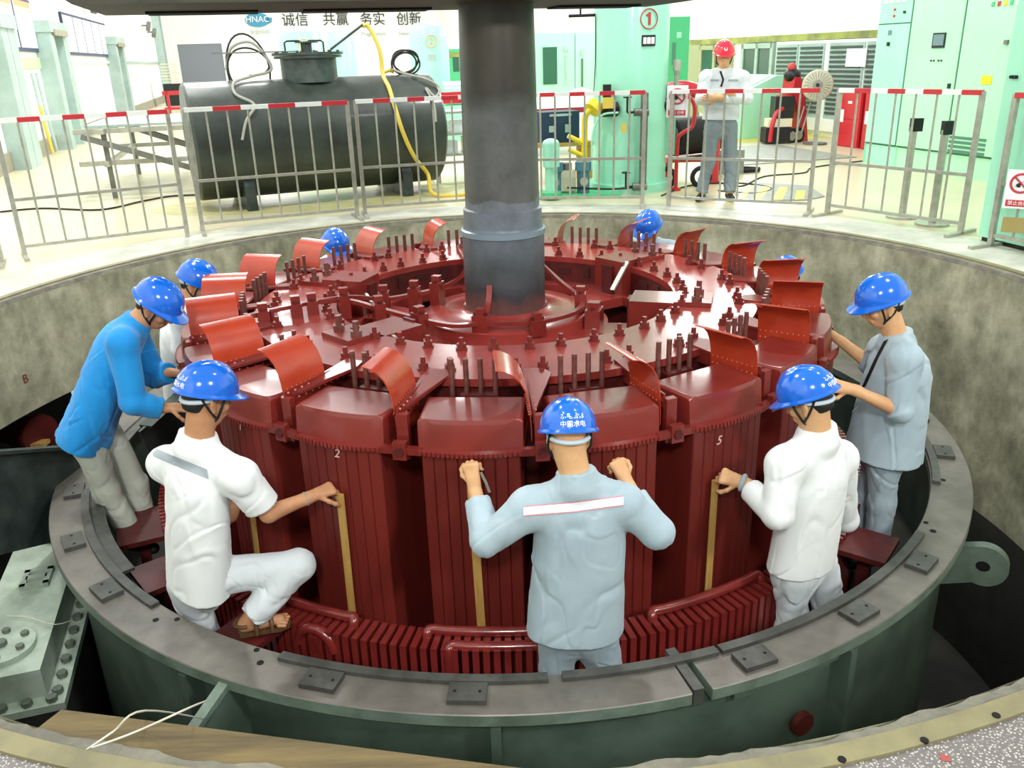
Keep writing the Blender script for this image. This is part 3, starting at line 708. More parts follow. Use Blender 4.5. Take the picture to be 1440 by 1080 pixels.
# notice boards on the left wall
def board(label, u0, u1, z0, z1, n, kind):
    t = thing('notice_board', label, 'notice board', hall(W0+.02, (u0+u1)/2, z0))
    bm = nb(); hbox(bm, W0+.005, W0+.06, u0, u1, z0, z1); finish(bm, 'frame', BOARDF, t)
    for i in range(n):
        a = u0+(u1-u0)*(i+.05)/n; b = u0+(u1-u0)*(i+.95)/n
        bm = nb(); hbox(bm, W0+.05, W0+.066, a, b, z0+.07, z1-.06)
        pn = finish(bm, 'poster', BOARD, t)
        bm = nb(); hbox(bm, W0+.066, W0+.07, a+.02, b-.02, z0+.08, z0+.20); finish(bm, 'printed_band', BOARDB, pn)
        if kind == 'colour':
            for zz, mm, hh in ((z1-.16, ORANGE, .11), (z1-.24, LGREEN, .05), (z1-.55, BOARDB, .04)):
                bm = nb(); hbox(bm, W0+.066, W0+.07, a+.05, b-.05, zz, zz+hh); finish(bm, 'printed_band', mm, pn)
        else:
            bm = nb(); hbox(bm, W0+.066, W0+.07, a+.05, b-.05, z1-.18, z1-.08); finish(bm, 'printed_band', BOARDB, pn)
board('wide navy framed notice board with five white posters on left wall', 18.6, 25.4, 1.93, 2.88, 5, 'blue')
board('navy framed notice board with orange headed poster nearest on left wall', 12.4, 15.45, 1.95, 2.92, 2, 'colour')
for k, (u0, m2) in enumerate(((14.2, YHOSE), (14.62, PILG))):
    t = thing('insulating_rod', ['yellow handled insulating rod leaning on the left wall', 'grey insulating rod leaning on left wall beside the yellow handled one'][k], 'rod', hall(W0+.1, u0, .2))
    bm = nb(); cyl(bm, hall(W0+.1, u0, .95), hall(W0+.07, u0+.05, 1.55), .03, n=8); finish(bm, 'upper_rod', PILG, t)
    bm = nb(); cyl(bm, hall(W0+.16, u0-.05, .05), hall(W0+.1, u0, .95), .035, n=8); finish(bm, 'handle', m2, t)
for k, (uc, zc) in enumerate(((22.5, 3.25), (36.5, 3.25), (38.5, 3.05))):
    t = thing('wall_fan', 'small wall fan high on white wall, %s' % ['left and nearest of three', 'middle of three, above the far pilaster', 'farthest of three, beside the corner'][k], 'wall fan', hall(W0, uc, zc), 'wall fans')
    bm = nb(); cyl(bm, hall(W0, uc, zc), hall(W0+.2, uc, zc), .03, n=8); finish(bm, 'bracket', STEELD, t)
    bm = nb(); cyl(bm, hall(W0+.2, uc, zc-.02), hall(W0+.34, uc, zc-.06), .2, n=16); finish(bm, 'head', STEELD, t)
# slogan on the back wall
XW = HWX; ZZ = Vector((0, 0, 1)); sc = 45/38
def wall_sign(label, cn, en, u, v0, v1):
    p = None
    d = ray(u, (v0+v1)/2); nn = HUX; t_ = (U1-.02-CAM_O.dot(nn))/d.dot(nn); p = CAM_O+d*t_
    t = thing('wall_lettering', label, 'lettering', p); h = .70
    text_mesh('chinese_characters', cn, h, INK, p, XW, ZZ, t, .01); text_mesh('english_word', en, h*.42, PILG, p-ZZ*.70, XW, ZZ, t, .006)
wall_sign('black slogan characters above the tank, leftmost slogan beside logo', '诚信', 'Sincerity', 415, 23, 35)
wall_sign('black slogan characters second from the logo on back wall', '共赢', 'Win-win', 472, 22, 34)
wall_sign('black slogan characters third from the logo on back wall', '务实', 'Pragmatism', 524, 22, 34)
wall_sign('black slogan characters nearest the shaft on back wall', '创新', 'Innovation', 575, 22, 33)
d = ray(362, 28); p = CAM_O+d*((U1-.03-CAM_O.dot(HUX))/d.dot(HUX)); t = thing('company_logo', 'blue oval logo with white letters high on back wall', 'logo', p)
bm = nb(); poly = [(.62*math.cos(a), .34*math.sin(a)) for a in [2*PI*i/40 for i in range(40)]]
prism(bm, poly, 0, .03, lambda x, y, z: p+XW*x+ZZ*y-HUX*z); prism(bm, [(.5, .1), (.75, .1), (.72, -.12), (.5, -.2)], 0, .03, lambda x, y, z: p+XW*x+ZZ*y-HUX*z); finish(bm, 'oval', LOGOB, t, smooth=False)
text_mesh('letters', 'HNAC', .42, WHITE, p-HUX*.05+ZZ*.02, XW, ZZ, t, .01); text_mesh('characters', '华自科技', .26, PILG, p-HUX*.02-ZZ*.60+XW*.05, XW, ZZ, t, .006)
# ================================================================== STATOR (frame ring, end windings, loops)
R0, R1, ZR = 2.671, 2.889, -.754
ST = thing('stator_frame', 'round green stator frame with bare steel top flange and red end windings, around the rotor', 'stator', (0, 0, -3.2))
ga = math.radians(-75.2)    # radial gap in the flange at front right
gb = ga + 2*PI - .014
bm = nb(); ring(bm, R0, R1, ZR-.058, ZR, 220, ga+.008, ga+2*PI-.022); bmesh.ops.bevel(bm, geom=[e for e in bm.edges if len(e.link_faces) == 2 and e.calc_face_angle(0) > .8 and e.calc_length() < .2], offset=.004, segments=1, affect='EDGES')
for f in bm.faces:
    f.normal_update(); f.material_index = 0 if f.normal.z > .5 else 1
finish(bm, 'top_flange', [RINGT, RINGE], ST)
bm = nb(); ring(bm, 2.72, 2.80, -3.2, ZR-.05, 160); ring(bm, 2.795, 2.835, ZR-.14, ZR-.11, 160, math.radians(-72), math.radians(20)); finish(bm, 'shell', RINGG, ST)
bm = nb(); box(bm, pol(2.75, ga-.012, ZR-.03), (.26, .045, .075), pol(1, ga, 0)); finish(bm, 'splice_block', PADM, ST, bevel=.004)
bm = nb(); ring(bm, 2.33, 2.76, -1.5, -1.44, 120); finish(bm, 'inner_deck', SHADEC, ST)
# raised sealing strips on the inner edge
def ang(u, v, z=ZR): p = atz(u, v, z); return math.atan2(p.y, p.x)
for a0, a1 in ((ang(222, 852), ang(130, 690)-2*PI), (ang(398, 922), ang(770, 952)), (ang(790, 951), ang(1005, 915)), (ang(1010, 914), ang(1293, 752)), (ang(1312, 680), ang(1285, 600))):
    while a1 < a0 - PI: a1 += 2*PI
    if a1 < a0: a0, a1 = a1, a0
    bm = nb(); ring(bm, R0+.006, R0+.05, ZR+.0005, ZR+.02, 40, a0, a1); finish(bm, 'sealing_strip', PADM, ST)
bm = nb(); ring(bm, 2.60, 2.671, ZR-.03, ZR-.012, 60, math.radians(160), math.radians(222)); finish(bm, 'inner_strip', PADM, ST)
# square pads screwed on the flange
for u, v in ((104, 693), (104, 764), (152, 832), (455, 957), (658, 975), (1060, 928), (1205, 862), (1294, 793), (1328, 638), (1292, 588)):
    a = ang(u, v); bm = nb(); p = atz(u, v, ZR+.012); r_ = min(max(p.xy.length, 2.755), 2.80)
    c_ = pol(r_, a, ZR+.012); box(bm, c_, (.105, .155, .022), pol(1, a, 0)); pd = finish(bm, 'pad', PADM, ST, bevel=.003)
    for s in (-1, 1):
        bm = nb(); q = c_+pol(0, 0, .011)+Vector((-math.sin(a), math.cos(a), 0))*s*.05; cyl(bm, q, q+Vector((0, 0, .0015)), .007, n=10); finish(bm, 'screw', DARK, pd)
for u, v, r_ in ((219, 872, .014), (249, 871, .013), (361, 914, .013), (366, 932, .015), (1315, 679, .013), (1326, 675, .015), (1302, 735, .013), (1312, 747, .016)):
    p = atz(u, v, ZR); bm = nb(); ring(bm, r_*.55, r_, ZR-.001, ZR+.002, 16, c=(p.x, p.y, 0)); cyl(bm, (p.x, p.y, ZR-.001), (p.x, p.y, ZR+.001), r_*.9, n=16); finish(bm, 'bolt_hole', DARK, ST)
# ribs and lifting lug outside
def rib(a, name, out=.20, z0=-1.75, curl=True):
    bm = nb(); T = Vector((-math.sin(a), math.cos(a), 0)); D = pol(1, a, 0)
    poly = [(2.80, -.06), (2.93, -.06), (2.90+out, -.16), (2.93+out, -.22), (2.90+out, -.30), (2.86, -.42), (2.80, -.9)]
    prism(bm, poly, -.02, .02, lambda x, y, z: D*x + Vector((0, 0, ZR+y)) + T*z); return finish(bm, name, RINGG, ST, bevel=.006)
rb = rib(ang(300, 965), 'rib', .16)
bm = nb(); a = ang(300, 965); box(bm, pol(2.99, a, ZR-.075), (.24, .05, .03), pol(1, a, -.35)); finish(bm, 'rib_cap', RINGE, ST, bevel=.01)
for a in (math.radians(-92), math.radians(-60), math.radians(-120)):
    bm = nb(); box(bm, pol(2.84, a, -2.0), (.1, .04, 2.35), pol(1, a, 0)); finish(bm, 'rib', RINGG, ST)
a = math.radians(-64.5); bm = nb(); p = pol(2.83, a, -1.15); cyl(bm, p, p+pol(.03, a, 0), .055, n=18); finish(bm, 'red_cap', REDD, ST)
# lug: rounded plate with a hole on the right
lc = at(1384, 793, -1.62); LD = Vector((lc.x, lc.y, 0)).normalized(); ln = -Vector((-LD.y, LD.x, 0)); lx = LD; lz = Vector((0, 0, 1))
bm = nb(); R_ = .118; poly = [(R_*math.cos(t), R_*math.sin(t)) for t in [math.radians(-110)+i*math.radians(220)/24 for i in range(25)]] + [(-.20, R_*.5), (-.20, -R_*1.5)]
ho = [(.035*math.cos(2*PI*i/20)-.004, .03*math.sin(2*PI*i/20)) for i in range(20)]
def lug_tf(x, y, z): return lc + lx*x + lz*y + ln*z
prism(bm, poly, -.03, .03, lug_tf); finish(bm, 'lifting_lug', RINGE, ST, bevel=.008)
bm = nb(); prism(bm, ho, -.03, .0315, lug_tf); finish(bm, 'lug_hole', DARK, ST)
# end-winding boxes
NB = 300; front = [i for i in range(NB) if 360-141 <= 360*i/NB <= 360-31]
front = front[:92]
def bar_box(bm, i):
    a = 2*PI*i/NB; D = pol(1, a, 0); T = Vector((-math.sin(a), math.cos(a), 0))
    for r0, r1, z0, z1 in ((2.175, 2.325, -1.42, -.905),):
        c_ = D*((r0+r1)/2) + Vector((0, 0, (z0+z1)/2)); box(bm, c_, (r1-r0, .030, z1-z0), (D+Vector((0, 0, .0))), T)
    for v in bm.verts:
        if v.co.z > -1 and v.co.xy.length > 2.30: v.co.z -= .0
bm0 = nb(); bar_box(bm0, 0); eb = finish(bm0, 'end_winding_bar', REDW, ST, bevel=.006); eb['origin'] = Vector((0, 0, -3.2))
master = eb.data; bpy.data.objects.remove(eb)
for i in front:
    o = bpy.data.objects.new('end_winding_bar', master); COL.objects.link(o); o.parent = ST; o.rotation_euler = (0, 0, 2*PI*i/NB)
bm = nb()
for i in range(NB):
    if i not in front and i % 1 == 0: bar_box(bm, i)
o = finish(bm, 'end_winding_bars', REDW, ST, smooth=False); o['kind'] = 'stuff'
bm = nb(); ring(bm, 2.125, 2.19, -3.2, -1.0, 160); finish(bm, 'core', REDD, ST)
# loops of connection bars above the windings
def loop(name, a0, a1, r, z, dz0=.25, dz1=.25, rad=.026):
    pts = []
    if dz0: pts += [pol(r+.02, a0, z-dz0), pol(r+.02, a0, z-.03)]
    m_ = 12
    for i in range(m_+1):
        t = i/m_; a = a0+(a1-a0)*t; e = .02 if 0 < i < m_ else 0
        pts.append(pol(r, a0+(a1-a0)*(.015+.97*t), z))
    if dz1: pts += [pol(r+.02, a1, z-.03), pol(r+.02, a1, z-dz1)]
    bm = nb(); tube(bm, smooth_path(pts, 4), rad, 10); finish(bm, name, REDW, ST)
def A2(u, v, r):
    d = ray(u, v); a = d.x**2+d.y**2; b = 2*(CAM_O.x*d.x+CAM_O.y*d.y); c = CAM_O.x**2+CAM_O.y**2-r*r; t = (-b-math.sqrt(b*b-4*a*c))/2/a
    p = CAM_O+d*t; return math.atan2(p.y, p.x), p.z
for (u0, v0, u1, v1, r, dz) in ((602, 885, 850, 876, 2.20, .2), (632, 907, 860, 897, 2.29, .2), (915, 862, 1066, 806, 2.20, .15), (952, 872, 1150, 800, 2.27, .15), (400, 838, 500, 872, 2.21, .12), (412, 885, 482, 890, 2.26, .12)):
    a0, z0 = A2(u0, v0, r); a1, z1 = A2(u1, v1, r); loop('connection_loop', a0, a1, r, (z0+z1)/2, dz, dz)
a_, z_ = A2(445, 885, 2.3)
bm = nb(); c_ = pol(2.31, a_, z_-.05); T = Vector((-math.sin(a_), math.cos(a_), 0))
tube(bm, [c_+T*(.10*math.cos(t))+Vector((0, 0, .10*math.sin(t)-.04)) for t in [PI*i/14 for i in range(15)]], .028, 10); finish(bm, 'connection_loop', REDW, ST)
bm = nb(); box(bm, c_-Vector((0, 0, .05)), (.05, .05, .16), pol(1, a_, 0)); finish(bm, 'terminal_block', REDW, ST, bevel=.006)
# red support plates that the workers step on
for aa, w_ in ((math.radians(-141), .30), (math.radians(-122), .26), (math.radians(-38), .3), (math.radians(205), .4)):
    bm = nb(); box(bm, pol(2.42, aa, -.945), (.30, w_, .03), pol(1, aa, 0)); box(bm, pol(2.44, aa, -1.2), (.06, .08, .5), pol(1, aa, 0)); finish(bm, 'step_plate', REDD, ST, bevel=.004)

# ================================================================== ROTOR
RO = thing('generator_rotor', 'huge red-brown generator rotor with twenty poles around a tall grey steel shaft', 'rotor', (0, 0, -2.6))
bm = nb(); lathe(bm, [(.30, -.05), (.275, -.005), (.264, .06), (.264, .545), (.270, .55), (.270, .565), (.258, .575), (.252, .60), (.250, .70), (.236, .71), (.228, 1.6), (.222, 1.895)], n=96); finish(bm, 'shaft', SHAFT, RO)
bm = nb(); lathe(bm, [(.2645, .535), (.272, .54), (.272, .572), (.2575, .578)], n=96); finish(bm, 'shaft_collar', SHAFTL, RO)
bm = nb(); lathe(bm, [(.20, .0), (.28, .062), (.30, .045), (.42, .035), (.53, .03), (.545, .02), (.545, -.06)], n=96); finish(bm, 'hub', REDP, RO)
# lower spider disc with six openings
bm = nb(); zt, zb = -.055, -.12
segs = []
for k in range(6):
    c_ = math.radians(10+60*k); hw_ = math.radians(20)
    for (a0, a1, r0, r1) in ((c_-math.radians(30), c_-hw_, .53, 1.12), (c_+hw_, c_+math.radians(30), .53, 1.12), (c_-hw_, c_+hw_, .53, .68), (c_-hw_, c_+hw_, .99, 1.12)):
        ring(bm, r0, r1, zb, zt, 10, a0, a1)
finish(bm, 'spider_disc', REDP, RO, smooth=False)
bm = nb(); lathe(bm, [(.25, -.9), (1.12, -.9)], n=48); lathe(bm, [(.40, -.9), (.40, -.08)], n=48); finish(bm, 'lower_disc', REDD, RO)
# rim and top plate
bm = nb(); lathe(bm, [(1.105, -1.0), (1.105, .10)], n=120); lathe(bm, [(1.585, .09), (1.585, -2.5)], n=120); finish(bm, 'rim', REDD, RO)
for k in range(36):
    bm = nb(); a = 2*PI*(k+.5)/36; box(bm, pol(1.101, a, .035), (.012, .05 if k % 2 else .10, .085 if k % 2 else .05), pol(1, a, 0))
    finish(bm, 'rim_slot', mat('slot_dark_red', (.26, .07, .06), .6), RO, smooth=False)
bm = nb(); ring(bm, 1.10, 1.612, .10, .14, 180); finish(bm, 'top_plate', REDP, RO)
# hex nuts on the plate: two rows
def nut_mesh():
    bm = nb(); cyl(bm, (0, 0, 0), (0, 0, .012), .040, n=20); hexa(bm, (0, 0, .010), (0, 0, 1), .033, .030); cyl(bm, (0, 0, .035), (0, 0, .075), .017, .016, n=12)
    o = finish(bm, 'nut', REDC, None); me = o.data; bpy.data.objects.remove(o); return me
NUT = nut_mesh()
PA = math.radians(-95.2)
for k in range(20):
    a = PA + k*2*PI/20
    for r_, da in ((1.50, 6.6), (1.49, -6.2), (1.165, 1.5), (1.17, -7.0)):
        o = bpy.data.objects.new('nut', NUT); COL.objects.link(o); o.parent = RO
        aa = a+math.radians(da); o.scale = (.8, .8, .9); o.location = pol(r_, aa, .139+2.6); o.rotation_euler = (0, 0, aa)
# spider arm boxes with bolted keys
for dg, r0, r1, h in ((40, 1.0, 1.30, .19), (160, 1.0, 1.30, .19), (100, 1.0, 1.30, .17), (-17, .84, 1.16, .16), (-136, .82, 1.16, .14)):
    a = math.radians(dg); D = pol(1, a, 0); T = Vector((-math.sin(a), math.cos(a), 0)); bm = nb()
    box(bm, D*((r0+r1)/2)+Vector((0, 0, (h-.06)/2)), (r1-r0, .27, h+.06), D, T); ab = finish(bm, 'spider_arm', RED, RO, bevel=.008)
    bm = nb(); box(bm, D*(r0-.011)+Vector((0, 0, .05)), (.022, .10, .20), D, T); finish(bm, 'arm_key', REDD, ab)
    bm = nb(); box(bm, D*(r1+.07)+Vector((0, 0, .155)), (.22, .26, .028), D, T); kp = finish(bm, 'key_plate', RED, RO, bevel=.004)
    for s in (-1, 1):
        bm = nb(); q = D*(r1+.09)+T*(s*.085)+Vector((0, 0, .169)); hexa(bm, q, (0, 0, 1), .034, .03); cyl(bm, q, q+Vector((0, 0, .085)), .018, n=12); finish(bm, 'key_bolt', STUD, kp)
# steel bars leaning from the arms
for p0, p1, w_ in ((at(882, 368, .56), at(861, 408, .44), .035), (at(503, 399, .33), at(527, 430, .2), .022), (at(540, 463, -.70), at(556, 475, -.86), .016)):
    bm = nb(); bar(bm, [p0, p1], w_, .014); finish(bm, 'steel_bar', STEEL, RO)
# poles
def pole_outline(hw, r_in, r_edge, sag, n=14):
    pts = [(r_in, -hw), (r_edge, -hw)]
    for i in range(1, n): t = -1+2*i/n; pts.append((r_edge+sag*(1-t*t), hw*t))
    return pts+[(r_edge, hw), (r_in, hw)]
def build_pole():
    tf = lambda x, y, z: Vector((x, y, z))
    # laminated shoe with shallow vertical grooves
    hw = .222; pts = [(1.60, -hw), (2.035, -hw)]; ng = 8
    for i in range(ng):
        t0 = -1+2*i/ng; t1 = -1+2*(i+1)/ng
        for t in (t0+.02, t1-.02): pts.append((2.04+.033*(1-t*t), hw*t))
        if i < ng-1: pts.append((2.04+.033*(1-t1*t1)-.007, hw*t1))
    pts += [(2.035, hw), (1.60, hw)]
    bm = nb(); prism(bm, pts, -2.5, -.052, tf); P = finish(bm, 'pole', REDC, RO, smooth=False)
    bm = nb(); prism(bm, pole_outline(.24, 1.70, 2.052, .036), -.052, -.034, tf)
    for i in range(22):
        t = -1+2*(i+.5)/22; box(bm, (2.054+.036*(1-t*t), .235*t, -.043), (.012, .012, .02))
    finish(bm, 'coil_flange', RED, P, smooth=False)
    bm = nb(); prism(bm, pole_outline(.236, 1.74, 2.025, .030), -.034, .105, tf)
    # rounded, slightly drawn-in top edge
    es = [e for e in bm.edges if abs(e.verts[0].co.z-.105) < 1e-4 and abs(e.verts[1].co.z-.105) < 1e-4]
    bmesh.ops.bevel(bm, geom=es, offset=.022, segments=4, profile=.55, affect='EDGES')
    for v in bm.verts:
        if v.co.z > .05 and v.co.x > 1.9: v.co.x -= (v.co.z-.05)*.35
    cp = finish(bm, 'pole_cap', RED, P, bevel=0)
    bm = nb(); box(bm, (1.672, 0, -.02), (.05, .17, .22)); box(bm, (1.66, 0, -.6), (.12, .2, 1.0)); finish(bm, 'pole_key', REDD, P)
    # connector between neighbouring poles
    a = math.radians(9); D = pol(1, a, 0); T = Vector((-math.sin(a), math.cos(a), 0))
    bm = nb(); box(bm, D*2.045+Vector((0, 0, -.045)), (.03, .20, .035), D, T); box(bm, D*2.05+Vector((0, 0, -.045)), (.035, .065, .085), D, T); box(bm, D*1.99+T*.0+Vector((0, 0, .0)), (.035, .055, .22), D, T)
    finish(bm, 'pole_connector', RED, P, bevel=.006)
    bm = nb(); hexa(bm, D*2.066+Vector((0, 0, -.045)), D, .024, .012); finish(bm, 'connector_bolt', REDD, P)
    # four studs
    for y in (-.125, -.055, .015, .085):
        bm = nb(); cyl(bm, (1.665, y, -.08), (1.665, y, .265), .0135, n=10); finish(bm, 'stud', STUD, P)
    return P
def make_blade():
    """fan blade: riveted foot, vertical flange and a sheet curling over towards clockwise"""
    a = math.radians(9-1.2); D = pol(1, a, 0); T = Vector((-math.sin(a), math.cos(a), 0))
    tf = lambda r, t, z: D*r+T*t+Vector((0, 0, z))
    bm = nb(); prof = [(.0, -.03), (.0, .03), (-.004, .10), (-.010, .16), (-.022, .21), (-.045, .255), (-.078, .288), (-.118, .308), (-.150, .314)]
    th = .006
    for r0, r1 in ((1.69, 1.975),):
        A = [[bm.verts.new(tf(r, t, z)) for t, z in prof] for r in (r0, r1)]; B = [[bm.verts.new(tf(r, t+th*.8, z+th*.6)) for t, z in prof] for r in (r0, r1)]
        for i in range(len(prof)-1):
            bm.faces.new((A[0][i], A[1][i], A[1][i+1], A[0][i+1])); bm.faces.new((B[0][i], B[0][i+1], B[1][i+1], B[1][i]))
            for s in (0, 1): bm.faces.new((A[s][i], A[s][i+1], B[s][i+1], B[s][i]))
        bm.faces.new((A[0][0], B[0][0], B[1][0], A[1][0])); bm.faces.new((A[0][-1], A[1][-1], B[1][-1], B[0][-1]))
    return bm, tf
PO = build_pole()
bm, tf = make_blade(); FB = finish(bm, 'fan_blade', REDB, RO)
bm = nb(); poly = [(1.52, -.005), (1.52, .10), (1.60, .13), (1.90, .03), (2.0, -.005)]
prism(bm, poly, .100+.042, .156, lambda x, y, z: tf(x, y+.004, z-.05 if x > 1.62 else z)); poly2 = [(1.55, .0), (1.985, .0), (1.985, .07), (1.55, .085)]
prism(bm, poly2, .006, .016, lambda x, y, z: tf(x, z+.004, y+.06)); nf = len(bm.faces)
for i in range(9):
    for zz in (.08, .12):
        q = tf(1.585+.045*i+(.02 if zz > .1 else 0), .022, zz); sphere(bm, q, .0075, 8)
        q = tf(1.705+.03*i, -.004, zz+.01); sphere(bm, q, .0055, 6)
bm.faces.ensure_lookup_table()
for f in bm.faces[nf:]: f.material_index = 1
finish(bm, 'blade_foot', [RED, RIVET], FB)
for m_ in (PO, FB):
    m_.rotation_euler = (0, 0, PA)
    for k in range(1, 20):
        c_ = copy_tree(m_, RO); c_.rotation_euler = (0, 0, PA + k*2*PI/20)
# current leads from the shaft to the poles, held by clamps
def lead(pts, r=.017):
    bm = nb(); bar(bm, smooth_path(pts, 6), .035, .024); finish(bm, 'field_lead', RED, RO)
def clamp(p, yaw, h=.16, w_=.07):
    bm = nb(); D = Vector((math.cos(yaw), math.sin(yaw), 0)); box(bm, Vector((p.x, p.y, p.z-.035)), (w_, w_*1.4, h), D); box(bm, Vector((p.x, p.y, p.z+h/2-.02)), (w_*.8, w_*.7, .06), D)
    cc = finish(bm, 'lead_clamp', RED, RO, bevel=.006)
    for s in (-1, 1):
        bm = nb(); q = Vector((p.x, p.y, p.z+h/2-.036))+D.cross(Vector((0, 0, 1)))*(s*w_*.5); hexa(bm, q, (0, 0, 1), .014, .018); finish(bm, 'clamp_bolt', REDD, cc)
L1 = [pol(.262, math.radians(150), .32), pol(.36, math.radians(150), .20), pol(.50, math.radians(158), .13), pol(.62, math.radians(170), .12), pol(.80, math.radians(182), .13), pol(1.0, math.radians(190), .19), pol(1.25, math.radians(196), .21), pol(1.55, math.radians(199), .20), pol(1.75, math.radians(199), .17)]
lead(L1)
for p in (L1[2], L1[3], L1[4], L1[6], L1[7]): clamp(p, math.atan2(p.y, p.x), .17 if p.xy.length < 1.1 else .10)
L2 = [pol(.262, math.radians(-112), .25), pol(.36, math.radians(-108), .14), pol(.50, math.radians(-108), .09), pol(.60, math.radians(-122), .08), pol(.68, math.radians(-142), .10), pol(.85, math.radians(-160), .14), pol(1.05, math.radians(-166), .19), pol(1.35, math.radians(-163), .21), pol(1.7, math.radians(-160), .18)]
lead(L2)
for p in (L2[2], L2[4], L2[5], L2[6], L2[7]): clamp(p, math.atan2(p.y, p.x), .15 if p.xy.length < 1.1 else .10)
L3 = [pol(.262, math.radians(15), .30), pol(.36, math.radians(5), .20), pol(.50, math.radians(-10), .10), pol(.54, math.radians(-35), .085), pol(.54, math.radians(-70), .085), pol(.52, math.radians(-105), .085)]
lead(L3); clamp(L3[2], math.radians(-10)); clamp(L3[4], math.radians(-70), .10)
clamp(pol(.60, math.radians(-18), .02), math.radians(-18), .16, .10)
# wooden gauge slats in the air gap
for k, (u0, v0, u1, v1, lb) in enumerate(((478, 694, 497, 876, 'wooden slat held by the short-sleeved kneeling worker, left of pole marked 2 centre'), (662, 672, 677, 880, 'wooden slat in the left fist of the grey-uniformed central worker'),
                                     (1006, 674, 996, 822, 'wooden slat held by the right worker in white, on pole marked 5'), (352, 700, 360, 765, 'wooden slat partly hidden behind the kneeling worker'))):
    R_ = 2.096; a0, z0 = A2(u0, v0, R_); a1, z1 = A2(u1, v1, R_); p0 = pol(R_, a0, z0); p1 = pol(R_, a1, z1); p1 = p1+(p1-p0)*.9; am = (a0+a1)/2
    bm = nb(); bar(bm, [p0, p0.lerp(p1, .5), p1], .040, .006, pol(1, am, 0)); tag(finish(bm, 'wooden_strip', SLAT, None), lb, 'wooden strip', 'wooden strips in the air gap')
# chalk numbers on the poles
for u, v, s in ((473, 638, '2'), (1011, 620, '5'), (337, 600, '1')):
    a_, z_ = A2(u, v, 2.08); D = pol(1, a_, 0); T = Vector((-math.sin(a_), math.cos(a_), 0)); text_mesh('chalk_mark', s, .062, CHALK, D*2.079+Vector((0, 0, z_)), T, Vector((0, 0, 1)), RO, .0008, shear=.25)
# lifting beam over the shaft
bt = thing('lifting_beam', 'dark lifting beam across the top of the shaft', 'beam', hall(-.35, 0, 1.885))
bm = nb(); zb = 1.885
poly = [(-2.28, 0), (-2.20, .06), (-2.20, .5), (1.55, .5), (1.55, .08), (1.42, .01), (1.2, 0)]
prism(bm, [(-2.2, 0), (-2.34, .10), (-2.34, .6), (1.62, .6), (1.58, .12), (1.40, .02), (1.2, 0)], -.52, .52, lambda x, y, z: hall(x, z, zb+y)); finish(bm, 'beam_body', BEAM, bt, smooth=False)
for a, b in ((-1.95, -1.35), (-1.1, -.35), (.45, 1.0)):
    bm = nb(); hbox(bm, a, b, .16, .40, zb-.012, zb+.01); finish(bm, 'underside_plate', DARK, bt)
# ================================================================== PEOPLE
DECK = -1.44
def yawto(x, y): return math.atan2(-y, -x)
Z3 = V((0, 0, 1))
TXT = ([('水电检修', .026), ('中国水电', .026)], PI, .054, .031)
# -- worker in grey uniform seen from behind, centre
Y = -2.40; J = std_pose(.24, -2.40, DECK, PI/2)
J.update(head=at(799, 613, Y+.05), hf=V((-.08, .93, -.36)), hu=V((0, .36, .93)), nb=at(811, 668, Y), che=at(813, 742, Y), pel=at(808, 868, Y), shL=at(746, 716, Y), shR=at(880, 706, Y),
         elL=at(684, 760, Y-.02), wrL=at(668, 690, Y+.17), hdL=V((-.15, .35, .93)), hnL=V((.45, .85, -.2)), cuL=(1.2, 1.3, .9),
         elR=at(924, 748, Y-.02), wrR=at(884, 683, Y+.17), hdR=V((-.40, .45, .80)), hnR=V((-.45, .8, -.2)), cuR=(1.2, 1.3, .9),
         hipL=at(782, 880, Y), hipR=at(838, 878, Y), knL=at(783, 970, Y-.02)+Vector((0, .02, -.05)), knR=at(856, 962, Y)+Vector((0, .02, -.05)))
for s, x in (('L', .14), ('R', .40)): J['an'+s] = V((x, Y-.02, DECK+.08))
P1 = person(J, 'man in grey uniform seen from behind, blue helmet, holding slats at the front centre pole', CGREY, CGREYP, SKIN, HB, .0055, .93, at(812, 886, Y), loose=1.05, marks=TXT, face=False, hair=False)
jk = [c for c in P1.children if c.name.startswith('jacket')][0]
sd = -V(fw)+V((0, -.2, 0)); dn = Vector((0, 1, -.25))
cloth_band(P1, jk, 'reflective_stripe', STRIPE, lerp_pts([at(736, 719, Y-.25), at(808, 713, Y-.25), at(877, 704, Y-.25)], 14), Vector((0, 0, .036)), dn)
for dz in (.020, -.020): cloth_band(P1, jk, 'piping', PIPING, lerp_pts([at(736, 719, Y-.25)+Vector((0, 0, dz)), at(808, 713, Y-.25)+Vector((0, 0, dz)), at(877, 704, Y-.25)+Vector((0, 0, dz))], 14), Vector((0, 0, .006)), dn, 2)
bm = nb(); p = at(676, 664, -2.17); bar(bm, [p, p+Vector((.02, .0, -.05)), p+Vector((.035, .0, -.10))], .012, .003, (0, 1, 0)); tag(finish(bm, 'feeler_gauge', STEEL), 'small steel feeler gauge beside the left fist of the central worker', 'gauge')
